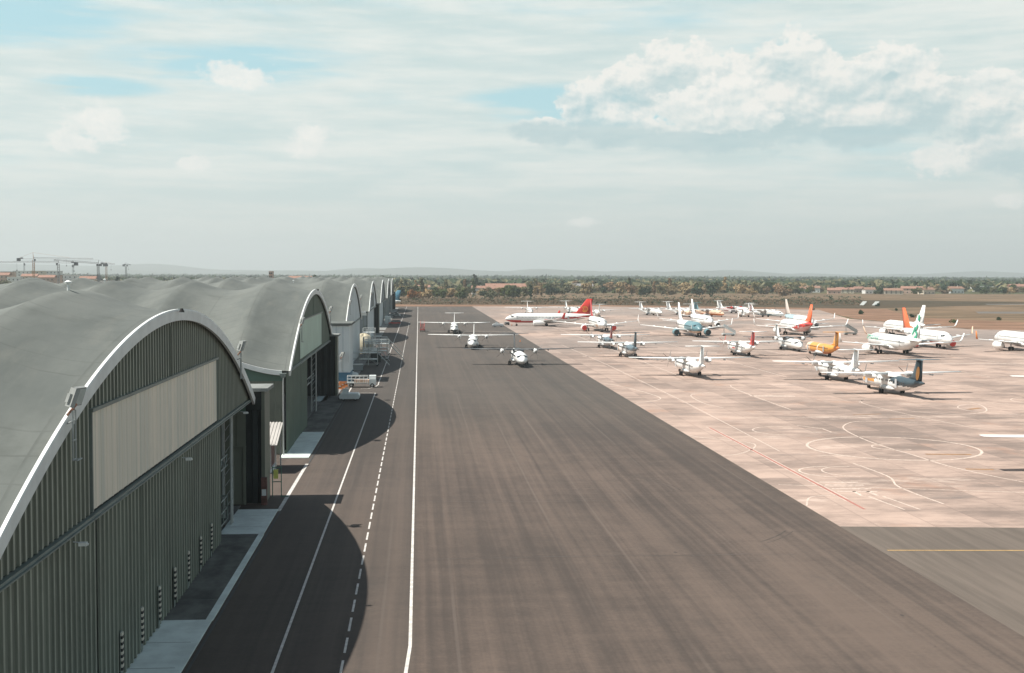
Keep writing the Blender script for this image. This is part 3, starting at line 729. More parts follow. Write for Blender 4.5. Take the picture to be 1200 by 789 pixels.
# ------------------------------------------------------------------ aircraft
def paint(name, col, rough=0.35): return mat('paint_' + name, col, rough, var=0.05, scale=0.4)
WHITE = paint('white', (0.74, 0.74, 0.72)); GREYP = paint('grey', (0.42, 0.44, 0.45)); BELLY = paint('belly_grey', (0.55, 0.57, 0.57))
RED = paint('red', (0.52, 0.045, 0.035)); ORANGE = paint('orange', (0.62, 0.20, 0.05)); AMBER = paint('amber', (0.66, 0.30, 0.06)); TEALP = paint('teal', (0.12, 0.225, 0.255))
NAVY = paint('navy', (0.040, 0.060, 0.072)); GREENP = paint('green', (0.06, 0.38, 0.24)); LBLUE = paint('light_blue', (0.34, 0.45, 0.49)); PEACH = paint('peach', (0.70, 0.50, 0.36))
PINK = paint('pink', (0.62, 0.40, 0.38)); DARKG = paint('dark_grey', (0.07, 0.075, 0.08)); SLATE = paint('slate', (0.10, 0.14, 0.165)); VERM = paint('vermilion', (0.68, 0.13, 0.04))
ALU = mat('bare_metal', (.45, .45, .44), .3, .8, var=.05); PROP = mat('propeller_grey', (.16, .15, .145), .5)
LEGM = mat('gear_leg', (.35, .36, .36), .4, .3)

def ringp(y, zc, rx, rz, n=24): return [(rx * math.sin(2 * math.pi * k / n), y, zc + rz * math.cos(2 * math.pi * k / n)) for k in range(n)]
def lerp_tab(tab, s):
    for a, b_ in zip(tab[:-1], tab[1:]):
        if s <= b_[0]:
            f = (s - a[0]) / (b_[0] - a[0]); f = f * f * (3 - 2 * f) * .35 + f * .65
            return [a[i] + (b_[i] - a[i]) * f for i in range(1, len(a))]
    return tab[-1][1:]
def surf(b, root, tip, mi=None, vertical=False):
    """aerofoil slab between two chords: (le_y, te_y, span, height, thick)"""
    R = []
    for (le, te, x, z, th) in (root, tip) if not isinstance(root, list) else root:
        c = le - te; prof = [(0, 0), (.06, .6), (.3, 1), (.6, .75), (1, .08), (.6, -.45), (.3, -.6), (.06, -.4)]
        if vertical: R.append([(x + q * th / 2 * (1 if q > 0 else 1.25), le - p * c, z) for p, q in prof])
        else: R.append([(x, le - p * c, z + q * th / 2) for p, q in prof])
    b.rings(R, mi=mi)
_cache = {}
def cached(key, fn):
    if key not in _cache: _cache[key] = fn()
    return _cache[key]
def fixed(b, name, mats, smooth=False):
    import bmesh
    me = b.mesh(name, mats, smooth); bm = bmesh.new(); bm.from_mesh(me); bmesh.ops.recalc_face_normals(bm, faces=bm.faces); bm.to_mesh(me); bm.free()
    if smooth: me.polygons.foreach_set('use_smooth', [True] * len(me.polygons))
    return me
def wheel_mesh(r, w):
    def mk():
        b = MB(); b.rings([[(x, q * math.cos(a), q * math.sin(a)) for a in [2 * math.pi * k / 16 for k in range(16)]] for x, q in ((-w / 2, r * .6), (-w / 2, r * .9), (-w * .3, r), (w * .3, r), (w / 2, r * .9), (w / 2, r * .6))])
        return fixed(b, 'wheel', RUBBER, False)
    return cached(('wheel', r, w), mk)
def gear(t, name, x, y, ztop, r, tw, w):
    b = MB(); b.tube((x, y, r), (x, y, ztop), .09 if r < .5 else .14, n=8); b.tube((x - tw, y, r), (x + tw, y, r), .07, n=6); b.tube((x, y + .1, r * 1.6), (x, y + .9, ztop), .06, n=5)
    o = b.build(name, LEGM, t)
    for s in (-1, 1): inst('wheel', wheel_mesh(r, w), o, (x + s * tw, y, r))

# ---- high-wing twin turboprop with T-tail
TP_TAB = [(0, 2.05, .06, .06), (.35, 2.08, .42, .38), (1.0, 2.17, .80, .74), (1.8, 2.32, 1.10, 1.08), (2.6, 2.44, 1.28, 1.30), (3.8, 2.5, 1.40, 1.40), (16.2, 2.5, 1.40, 1.40), (19.0, 2.66, 1.22, 1.20), (22.0, 2.98, .86, .84), (24.6, 3.27, .46, .48), (26.6, 3.42, .14, .16)]
def turboprop(loc, heading, label, body=None, bkey='w', bmats=(WHITE,), fin=WHITE, tail=WHITE, wing=WHITE, nac=WHITE, group='turboprop airliners parked on the apron', finpatch=None, wingless=False, props=True, prop=PROP, nose0=13.0, nac_scale=1.0, name='turboprop_airliner'):
    t = empty(name, (loc[0], loc[1], 0), heading); LOW = -.42
    tag(t, label, 'airliner', group)
    def inst(n_, me, par=None, l_=(0, 0, 0)): return inst0(n_, me, par, (l_[0], l_[1], l_[2] + (LOW if par is t else 0)))
    body = body or (lambda s, z, x: 0)
    def fus():
        b = MB(); N = 60; SS = [26.6 * (i / N) ** 1.0 for i in range(N + 1)]; SS = sorted(SS + [.15, .35, .7])
        rg = [ringp(nose0 - s, *lerp_tab(TP_TAB, s)) for s in SS]
        def mi(i, j):
            s = (SS[i] + SS[min(i + 1, len(SS) - 1)]) / 2; a = 2 * math.pi * (j + .5) / 24
            tb = lerp_tab(TP_TAB, s); return body(s, tb[0] + tb[2] * math.cos(a), math.sin(a))
        b.rings(rg, mi=mi); return fixed(b, 'fuselage', list(bmats), True)
    f = inst('fuselage', cached(('tpf', bkey), fus), t)
    def win():
        b = MB()
        for s in (-1, 1):
            for k in range(22):
                y = nose0 - 5.2 - k * .76
                if -2.2 < y < 2.4 and k % 7 == 3: continue
                x = 1.385
                b.box(s * x - .03, s * x + .03, y - .14, y + .14, 2.72, 3.10)
        return b.mesh('cabin_windows', GLASSD)
    o = inst('cabin_windows', cached('tpwin', win), t); o['kind'] = 'stuff'; del o['kind']
    def cock():
        b = MB(); y = nose0
        for s in (-1, 1):
            b.poly([(s * .05, y - 1.32, 2.98), (s * .62, y - 1.42, 2.90), (s * .60, y - 1.95, 3.34), (s * .05, y - 1.9, 3.44)])
            b.poly([(s * .68, y - 1.46, 2.88), (s * 1.08, y - 1.95, 2.82), (s * .98, y - 2.25, 3.18), (s * .64, y - 2.0, 3.32)])
            b.poly([(s * 1.12, y - 2.02, 2.80), (s * 1.27, y - 2.6, 2.82), (s * 1.12, y - 2.7, 3.16), (s * 1.01, y - 2.32, 3.17)])
        me = b.mesh('cockpit_windows', GLASSD)
        for v in me.vertices: v.co.z += .035; v.co.x *= 1.03; v.co.y += .05
        return me
    inst('cockpit_windows', cached('tpcock', cock), t)
    def door():
        b = MB(); b.box(-1.43, -1.39, nose0 - 18.3, nose0 - 17.5, 1.9, 3.5); return b.mesh('door', GREYP)
    inst('door', cached('tpdoor', door), t)
    def cdoor():
        b = MB(); b.box(-1.425, -1.39, nose0 - 4.9, nose0 - 3.8, 1.7, 3.1); return b.mesh('cargo_door', GREYP)
    inst('cargo_door', cached('tpcdoor', cdoor), t)
    # fairing and sponsons
    def spon():
        b = MB()
        for s in (-1, 1): b.rings([[(s * (1.0 + .75 * q * abs(math.sin(a)) if s * math.sin(a) > 0 else .9), y, 1.55 + .5 * q * math.cos(a)) for a in [2 * math.pi * k / 12 for k in range(12)]] for y, q in ((2.6, .1), (1.8, .7), (.6, 1), (-1.2, 1), (-2.6, .6), (-3.6, .1))])
        return fixed(b, 'gear_fairing', BELLY, True)
    inst('gear_fairing', cached('tpspon', spon), t)
    if not wingless:
        def wg():
            b = MB()
            for s in (-1, 1): surf(b, [(1.55, -1.02, 0, 4.10, .42), (1.55, -1.02, s * 5.0, 4.14, .40), (1.1, -.35, s * 13.5, 4.34, .16)], None)
            b.rings([[(x, y, 3.85 + h) for x, h in ((-1.0, -.1), (-.8, .12), (0, .22), (.8, .12), (1.0, -.1), (0, -.2))] for y in (3.0,)] + [[(x, y, 3.9 + h) for x, h in ((-1.35, -.3), (-1.1, .25), (0, .5), (1.1, .25), (1.35, -.3), (0, -.3))] for y in (1.9, -1.2)] + [[(x, -3.2, 3.8 + h) for x, h in ((-.6, -.1), (-.5, .02), (0, .1), (.5, .02), (.6, -.1), (0, -.1))]])
            return fixed(b, 'wing', wing, True)
        inst('wing', cached(('tpw', wing.name), wg), t)
        for s in (-1, 1):
            for x0, x1 in ((1.6, 5.2), (5.4, 9.4)):
                def fl():
                    b = MB(); b.box(min(s * x0, s * x1), max(s * x0, s * x1), -1.32, -.95, 4.0, 4.08); xm = s * (x0 + x1) / 2; b.box(xm - .08, xm + .08, -1.3, .2, 3.75, 4.02); return b.mesh('flap', GREYP)
                inst('flap', cached(('tpflap', s, x0), fl), t)
        for s in (-1, 1):
            def nc():
                b = MB(); tab = ((3.05, .28, .28), (2.8, .45, .5), (2.1, .52, .62), (.6, .50, .62), (-1.0, .42, .48), (-2.6, .1, .14))
                b.rings([ringp(y, 3.78, rx, rz, 14) for y, rx, rz in tab]); return fixed(b, 'engine_nacelle', nac, True)
            o = inst('engine_nacelle', cached(('tpn', nac.name), nc), t, (s * 4.05, 0, 0))
            if props:
                def pr():
                    b = MB(); b.rings([ringp(3.0 + y, 3.78, r, r, 10) for y, r in ((0, .27), (.25, .24), (.5, .05))])
                    for k in range(6):
                        a = 2 * math.pi * k / 6 + .3; c, q = math.cos(a), math.sin(a)
                        def P(r, w, dy): return (r * c - w * q, 3.2 + dy, 3.78 + r * q + w * c)
                        b.rings([[P(.2, -.03, .0), P(.2, .03, .0), P(.2, .03, .04), P(.2, -.03, .04)], [P(1.1, -.045, -.11), P(1.1, .045, .11), P(1.1, .045, .14), P(1.1, -.045, -.08)], [P(1.96, -.03, -.05), P(1.96, .03, .05), P(1.96, .03, .07), P(1.96, -.03, -.03)]])
                    return fixed(b, 'propeller', prop)
                p_ = inst('propeller', cached(('tpp', prop.name), pr), o)
    def fn():
        b = MB(); y = nose0
        surf(b, [(y - 18.6, y - 25.6, 0, 3.35, .30), (y - 21.6, y - 25.75, 0, 4.35, .34), (y - 23.35, y - 25.9, 0, 7.35, .22)], None, vertical=True); return fixed(b, 'tail_fin', fin, True)
    inst('tail_fin', cached(('tpfin', fin.name), fn), t)
    def tp():
        b = MB(); y = nose0
        for s in (-1, 1): surf(b, [(y - 23.2, y - 25.5, 0, 7.42, .26), (y - 23.9, y - 25.2, s * 3.65, 7.46, .12)], None)
        b.rings([ringp(y - q, 7.42, r, r * 1.1, 10) for q, r in ((22.8, .04), (23.3, .17), (25.2, .17), (26.0, .03))])
        return fixed(b, 'tailplane', tail, True)
    inst('tailplane', cached(('tptp', tail.name), tp), t)
    if finpatch:
        b = MB(); y = nose0
        for s in (-1, 1):
            pts = [(y - 24.35 + .72 * math.cos(a) - .25 * math.sin(a) , 5.0 + 1.25 * math.sin(a)) for a in [2 * math.pi * k / 18 for k in range(18)]]
            b.poly([(s * .20, p, q) for p, q in pts])
        b.build('fin_emblem', finpatch, t, fix=False).location.z = LOW
    for s in (-1, 1): gear(t, 'main_gear', s * 2.05, 0, 1.2, .42, .22, .26)
    gear(t, 'nose_gear', 0, nose0 - 2.2, 1.1, .28, .18, .18)
    return t

# ---- low-wing twin jet
JT_TAB = [(0, 3.25, .06, .06), (.4, 3.28, .55, .50), (1.2, 3.38, 1.05, 1.0), (2.4, 3.52, 1.5, 1.5), (4.0, 3.65, 1.85, 1.86), (5.6, 3.72, 1.98, 2.02), (25.0, 3.72, 1.98, 2.02), (29.0, 3.95, 1.75, 1.78), (33.0, 4.45, 1.15, 1.15), (36.2, 4.85, .5, .55), (37.5, 5.0, .18, .2)]
def jet(loc, heading, label, body=None, bkey='w', bmats=(WHITE,), fin=WHITE, nac=WHITE, cover=None, winglet=WHITE, stairs=False, fmark=None, text=None, group='jet airliners parked on the apron', finbody=None):
    t = empty('jet_airliner', (loc[0], loc[1], 0), heading); tag(t, label, 'airliner', group); n0 = 17.7; LOW = -.35
    def inst(n_, me, par=None, l_=(0, 0, 0)): return inst0(n_, me, par, (l_[0], l_[1], l_[2] + (LOW if par is t else 0)))
    body = body or (lambda s, z, x: 0)
    def fus():
        b = MB(); N = 72; SS = sorted([37.5 * i / N for i in range(N + 1)] + [.2, .7])
        rg = [ringp(n0 - s, *lerp_tab(JT_TAB, s), 28) for s in SS]
        def mi(i, j):
            s = (SS[i] + SS[min(i + 1, len(SS) - 1)]) / 2; a = 2 * math.pi * (j + .5) / 28; tb = lerp_tab(JT_TAB, s)
            return body(s, tb[0] + tb[2] * math.cos(a), math.sin(a))
        b.rings(rg, mi=mi); return fixed(b, 'fuselage', list(bmats), True)
    inst('fuselage', cached(('jtf', bkey), fus), t)
    def win():
        b = MB()
        for s in (-1, 1):
            for k in range(42): y = n0 - 6.2 - k * .6; b.box(s * 1.955 - .03, s * 1.955 + .03, y - .12, y + .12, 3.95, 4.28)
        return b.mesh('cabin_windows', GLASSD)
    inst('cabin_windows', cached('jtwin', win), t)
    def cock():
        b = MB(); y = n0
        for s in (-1, 1):
            b.poly([(s * .05, y - 1.75, 4.42), (s * .8, y - 1.9, 4.32), (s * .74, y - 2.5, 4.86), (s * .05, y - 2.4, 4.98)])
            b.poly([(s * .87, y - 1.95, 4.30), (s * 1.38, y - 2.7, 4.26), (s * 1.2, y - 3.05, 4.78), (s * .82, y - 2.6, 4.84)])
            b.poly([(s * 1.44, y - 2.8, 4.25), (s * 1.64, y - 3.5, 4.27), (s * 1.46, y - 3.7, 4.72), (s * 1.28, y - 3.15, 4.76)])
        me = b.mesh('cockpit_windows', GLASSD)
        for v in me.vertices: v.co.x *= 1.04; v.co.z += .04; v.co.y += .06
        return me
    inst('cockpit_windows', cached('jtcock', cock), t)
    for s in (-1, 1):
        for y in (n0 - 5.2, n0 - 27.0):
            def dr():
                b = MB(); xx = 1.90 if y > 0 else 1.84; b.box(s * xx - .08, s * xx + .08, y - .4, y + .4, 3.3, 4.6); return b.mesh('door', BELLY)
            inst('door', cached(('jtdoor', s, y), dr), t)
    def wg():
        b = MB()
        for s in (-1, 1): surf(b, [(4.9, -2.6, s * 1.2, 2.45, .9), (1.55, -2.55, s * 6.3, 2.95, .5), (-4.9, -6.5, s * 16.9, 4.05, .18)], None)
        b.rings([ringp(y, 2.35, rx, rz, 16) for y, rx, rz in ((7, .3, .2), (5.2, 1.6, .75), (2, 2.05, .95), (-2.5, 2.05, .95), (-5, 1.3, .6), (-6.6, .2, .15))])
        for s in (-1, 1):
            for x, y in ((4.2, -2.2), (8.2, -2.9), (12, -4.3)): b.rings([ringp(y + q, 2.75 + x * .07, r, r, 8) for q, r in ((1.6, .05), (.6, .2), (-1.0, .2), (-2.0, .03))] if False else [[(p[0] + s * x, p[1], p[2]) for p in ringp(y + q, 2.6 + x * .09, r, r, 8)] for q, r in ((1.6, .05), (.6, .2), (-1.0, .2), (-2.0, .03))])
        return fixed(b, 'wing', WHITE, True)
    inst('wing', cached('jtw', wg), t)
    for s in (-1, 1):
        def wl():
            b = MB(); surf(b, [(-4.95, -6.5, 0, 4.05, .14), (-5.6, -6.75, s * .35, 4.7, .1), (-6.3, -7.1, s * .75, 6.45, .06)], None, vertical=True); return fixed(b, 'winglet', winglet, True)
        inst('winglet', cached(('jtwl', winglet.name, s), wl), t, (s * 16.9, 0, 0))
        def nc():
            b = MB(); prof = ((5.6, .86), (5.9, .98), (5.75, 1.08), (5.0, 1.15), (3.2, 1.13), (1.9, .92), (1.2, .62), (.6, .2))
            rg = [ringp(3.9, 1.75, .8, .8, 20)] + [ringp(y, 1.75, r, r, 20) for y, r in prof]
            b.rings(rg, caps=True); b.box(-.13, .13, 1.2, 4.8, 2.7, 3.0)
            return fixed(b, 'engine', nac, True)
        o = inst('engine', cached(('jtn', nac.name), nc), t, (s * 5.75, 0, 0))
        def fan():
            b = MB(); y = 5.96 if cover else 5.0
            b.rings([ringp(y, 1.75, .99 if cover else .83, .99 if cover else .83, 18), ringp(y + .06, 1.75, .9 if cover else .2, .9 if cover else .2, 18)]); return fixed(b, 'intake_cover' if cover else 'fan', cover or DARKG)
        inst('intake_cover' if cover else 'fan', cached(('fan', cover.name if cover else ''), fan), o)
    def fn():
        b = MB(); surf(b, [(n0 - 26.8, n0 - 30, 0, 5.35, .1), (n0 - 29.6, n0 - 36.3, 0, 5.45, .5), (n0 - 30.4, n0 - 36.4, 0, 6.3, .5), (n0 - 35.0, n0 - 37.6, 0, 12.0, .26)][1:], None, vertical=True)
        b.rings([[(0, n0 - 26.6, 5.6), (.05, n0 - 26.8, 5.5), (-.05, n0 - 26.8, 5.5)], [(0, n0 - 30.4, 6.35), (.22, n0 - 31, 5.4), (-.22, n0 - 31, 5.4)]])
        return fixed(b, 'tail_fin', fin, True)
    fo = inst('tail_fin', cached(('jtfin', fin.name), fn), t)
    def stb():
        b = MB()
        for s in (-1, 1): surf(b, [(n0 - 32.2, n0 - 36.0, s * .3, 4.75, .34), (n0 - 35.2, n0 - 36.9, s * 6.2, 5.3, .14)], None)
        return fixed(b, 'tailplane', WHITE, True)
    inst('tailplane', cached('jtstab', stb), t)
    for s in (-1, 1): gear(t, 'main_gear', s * 3.8, 0, 2.4, .58, .46, .42)
    gear(t, 'nose_gear', 0, n0 - 5.0, 2.0, .38, .25, .24)
    if fmark:
        for s in (-1, 1):
            bs = []
            fmark(lambda: (bs.append(MB()), bs[-1])[1], s, n0)
            for b in bs: b.build('fin_emblem', fmark.mats, fo, fix=False)
    if text:
        cu = bpy.data.curves.new('lettering', 'FONT'); cu.body = text[0]; cu.size = text[1]; cu.space_character = 1.0
        to = bpy.data.objects.new('lettering_src', cu); COL.objects.link(to)
        bpy.context.view_layer.update()
        me = bpy.data.meshes.new_from_object(to.evaluated_get(bpy.context.evaluated_depsgraph_get())); bpy.data.objects.remove(to)
        import bmesh
        bm = bmesh.new(); bm.from_mesh(me); bmesh.ops.triangulate(bm, faces=bm.faces); bmesh.ops.subdivide_edges(bm, edges=[e for e in bm.edges if e.calc_length() > .35], cuts=1); bm.to_mesh(me); bm.free()
        for v in me.vertices:
            x, y = v.co.x, v.co.y; z = text[3] + y; dz = max(-1, min(1, (z - 3.72) / 2.02)); v.co = (-(1.98 * math.sqrt(1 - dz * dz) + .03), text[2] - x, z)
        me.materials.clear(); me.materials.append(text[4]); me.name = 'lettering'
        inst('lettering', me, t)
    return t

PI = math.pi
AW = 'turboprop airliners parked on the tarmac strip'
# on the dark tarmac, noses towards the camera
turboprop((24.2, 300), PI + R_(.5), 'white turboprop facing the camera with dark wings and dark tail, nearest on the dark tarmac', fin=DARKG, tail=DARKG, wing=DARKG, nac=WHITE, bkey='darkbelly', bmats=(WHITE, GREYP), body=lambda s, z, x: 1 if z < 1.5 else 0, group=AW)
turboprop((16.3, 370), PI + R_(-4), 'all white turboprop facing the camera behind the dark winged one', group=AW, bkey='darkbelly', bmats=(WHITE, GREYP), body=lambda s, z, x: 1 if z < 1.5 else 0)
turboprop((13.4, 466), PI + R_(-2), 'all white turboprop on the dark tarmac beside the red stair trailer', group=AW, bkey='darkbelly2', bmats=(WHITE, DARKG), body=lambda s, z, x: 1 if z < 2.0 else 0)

# turboprops on the pale apron
def body_navy(s, z, x):                              # dark rear upper half, grey lower, orange titles at front
    if s > 12.5 and z > 2.35 + max(0, (17.5 - s) * .30): return 1
    if z < 2.0: return 2
    if 2.0 < s < 8 and 2.2 < z < 3.0: return 3
    return 0
turboprop((88.0, 224), R_(2), 'turboprop with dark blue rear body and a gold patch on its tail', body=body_navy, bkey='navy', bmats=(WHITE, NAVY, BELLY, AMBER), fin=NAVY, tail=SLATE, finpatch=AMBER)
turboprop((87.6, 253.5), 0, 'plain all white turboprop just behind the one with the dark blue rear body')
turboprop((59.2, 266), 0, 'plain white turboprop seen from behind alone near the edge of the dark tarmac')
def body_bluegrey(s, z, x): return 1 if (s > 13.5 and z > 2.5 + max(0, (17 - s) * .22)) else (2 if z < 1.9 else (3 if s < 6 and z < 3.1 else 0))
turboprop((56.0, 328), 0, 'turboprop with blue grey rear body and all dark tail near the tarmac edge', body=body_bluegrey, bkey='bg', bmats=(WHITE, SLATE, BELLY, PEACH), fin=NAVY, tail=NAVY)
turboprop((56.2, 369), 0, 'turboprop with blue grey rear body, red fin and black tailplane', body=body_bluegrey, bkey='bg', bmats=(WHITE, SLATE, BELLY, PEACH), fin=paint('dark_red', (.32, .06, .05)), tail=NAVY)
turboprop((88.2, 332.5), 0, 'white turboprop with red tail fin and red propellers seen from behind', bkey='wred', bmats=(WHITE, BELLY, RED), body=lambda s, z, x: (2 if 8 < s < 11 and 2.2 < z < 2.6 else (1 if z < 1.6 else 0)), fin=RED, prop=RED)
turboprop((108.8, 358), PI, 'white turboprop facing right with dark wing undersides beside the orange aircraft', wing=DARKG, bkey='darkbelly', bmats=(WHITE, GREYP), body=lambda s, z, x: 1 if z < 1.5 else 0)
turboprop((109.8, 329.5), 0, 'orange turboprop stripped of its wings with a pale nose', wingless=True, bkey='orange', bmats=(AMBER, PEACH, ORANGE, WHITE), body=lambda s, z, x: (1 if s < 6 else (3 if 12.4 < s < 12.9 else (2 if z < 1.9 or s > 24 else 0))), fin=AMBER, tail=AMBER)
turboprop((76.6, 133.5), 0, 'white turboprop nearest the right edge with only its wing in view')
turboprop((119.8, 214), 0, 'white turboprop at the right edge of the photo beyond the nearer wing')
# back row, small
BR = 'turboprop airliners in the distant back row'
rowbody = lambda s, z, x: 1 if z < 1.7 else 0
turboprop((60.9, 681), PI, 'white T-tail turboprop facing the camera behind the long red and white jet, left one', group=BR, bkey='darkbelly', bmats=(WHITE, GREYP), body=rowbody)
turboprop((85.7, 690), PI + R_(10), 'white T-tail turboprop facing the camera just left of the red fins', group=BR, bkey='darkbelly', bmats=(WHITE, GREYP), body=rowbody)
turboprop((91.5, 634), 0, 'white turboprop seen from behind just right of the red fins', group=BR)
turboprop((126.4, 669), PI + R_(18), 'small white turboprop turned right, standing apart left of the teal nosed jet', group=BR, bkey='darkbelly', bmats=(WHITE, GREYP), body=rowbody)
turboprop((144.6, 677), PI + R_(25), 'white turboprop with slanting white fin behind the teal nosed jet', group=BR)
turboprop((140.2, 643), 0, 'distant turboprop with an orange rear body behind the teal nosed jet', group=BR, bkey='peachy', bmats=(WHITE, PEACH, ORANGE), body=lambda s, z, x: 1 if s > 8 else 0)
turboprop((154.3, 650), PI + R_(25), 'distant turboprop with orange body and teal tail', group=BR, bkey='peachy2', bmats=(PEACH, ORANGE), body=lambda s, z, x: 1 if z < 2 else 0, fin=TEALP, tail=TEALP)
turboprop((182.6, 707), PI + R_(35), 'distant turboprop with pink body and red engines', group=BR, bkey='pink', bmats=(PINK, WHITE), body=lambda s, z, x: 1 if z > 3.2 else 0, nac=RED)
turboprop((172.1, 643), 0, 'distant white turboprop with pinkish tail seen from behind', group=BR, fin=PINK)
turboprop((183.2, 643), PI + R_(30), 'distant white turboprop with teal belly at the right end of the back row', group=BR, bkey='tealb', bmats=(WHITE, TEALP), body=lambda s, z, x: 1 if z < 2.1 else 0)

# jets
def em_ring(new, s, n0):
    cy, cz = n0 - 34.1, 7.6
    for r0, r1, a0, a1 in ((1.3, .95, 20, 330), (.72, .42, -160, 140)):
        b = new()
        for k in range(20):
            aa, ab = R_(a0 + (a1 - a0) * k / 20), R_(a0 + (a1 - a0) * (k + 1) / 20)
            b.poly([(s * .275, cy + r * math.cos(a), cz + r * math.sin(a)) for r, a in ((r0, aa), (r0, ab), (r1, ab), (r1, aa))])
em_ring.mats = [paint('gold', (.70, .30, .05))]
def em_green(new, s, n0):
    def band(pts, w):
        b = new(); P = smooth_pts(pts, 6); L = []
        for i in range(len(P)):
            d = Vector((P[min(i + 1, len(P) - 1)][0] - P[max(i - 1, 0)][0], P[min(i + 1, len(P) - 1)][1] - P[max(i - 1, 0)][1])).normalized() * w / 2
            L += [[(s * .29, P[i][0] - d.y, P[i][1] + d.x), (s * .29, P[i][0] + d.y, P[i][1] - d.x)]]
        b.rings(L, close=False, caps=False)
    band([(n0 - 33.2, 5.4), (n0 - 34.6, 6.0), (n0 - 34.9, 7.0), (n0 - 33.9, 7.6), (n0 - 34.9, 8.4), (n0 - 35.5, 9.3)], .8); band([(n0 - 36.0, 10.3), (n0 - 36.6, 11.9)], 1.1)
    band([(n0 - 32.0, 6.4), (n0 - 33.1, 7.6), (n0 - 34.0, 8.6)], .6)
em_green.mats = [GREENP]
def body_red(s, z, x):
    if s < 13 and z < 3.05 - .06 * s: return 1
    zz = 4.2 - abs(s - 30) * .09
    if s > 14 and abs(z - (2.6 + (s - 14) * .085)) < .22 + (s - 14) * .01: return 1
    return 0
jet((54.6, 527), PI / 2 + R_(-3), 'long white jet with red belly stripe and red fin pointing left, seen side on', body=body_red, bkey='redst', bmats=(WHITE, RED), fin=RED, winglet=RED, fmark=em_ring)
jet((69.8, 481), PI, 'white jet facing the camera with red engine covers and dark red fin', body=lambda s, z, x: 1 if (s < 9 and 2.4 < z < 3.1 and s > 4) else 0, bkey='peachline', bmats=(WHITE, PEACH), fin=paint('deep_red', (.40, .03, .03)), nac=WHITE, cover=RED, winglet=WHITE)
jet((98.0, 443), PI, 'jet with teal blue front body and white fin facing the camera', body=lambda s, z, x: 1 if s < 17 and z > 2.6 else (2 if z < 2.6 and s < 20 else 0), bkey='tealj', bmats=(WHITE, TEALP, PEACH), fin=WHITE, nac=TEALP)
jet((118.0, 510), PI, 'all white jet half hidden behind the teal nosed jet', fin=WHITE, bkey='w', nac=WHITE)
def body_swoosh(s, z, x): return 1 if (s > 19 and abs(z - (2.5 + (s - 19) * .16)) < .38 + (s - 19) * .03) else (2 if s > 24 and z < 2.5 + (s - 19) * .16 else 0)
jet((139.6, 450), 0, 'white jet with red orange fin and red swoosh on its rear body seen from behind', body=body_swoosh, bkey='swoosh', bmats=(WHITE, RED, PINK), fin=VERM, cover=RED, winglet=WHITE)
jet((159, 508), PI, 'white and pale teal jet with thin tan fin behind the red orange finned jet', body=lambda s, z, x: 1 if s > 20 and z > 4.2 else 0, bkey='tealtop', bmats=(WHITE, LBLUE), fin=paint('tan', (.50, .43, .38)))
jet((177.0, 441), 0, 'white jet with plain white fin behind the green finned jet', fin=WHITE)
jet((156.5, 371), PI, 'white jet with orange fin and red engine covers just behind the green finned jet', fin=VERM, cover=RED, winglet=PEACH, bkey='redb', bmats=(WHITE, RED), body=lambda s, z, x: 1 if (6 < s < 12 and z < 2.3) else 0)
jet((133.2, 339), 0, 'white jet with green and white patterned fin and green lettering on its front body', fmark=em_green, winglet=WHITE, text=('transavia', 2.5, 15.0, 3.95, GREENP))
jet((178.2, 352.5), 0, 'white jet with orange winglet cut off by the right edge of the photo', winglet=ORANGE, fin=ORANGE)
jet((-31, 800), -PI / 2 + PI, 'jet with blue tail sticking out past the farthest hangar', fin=paint('mid_blue', (.08, .20, .27)), group=None)

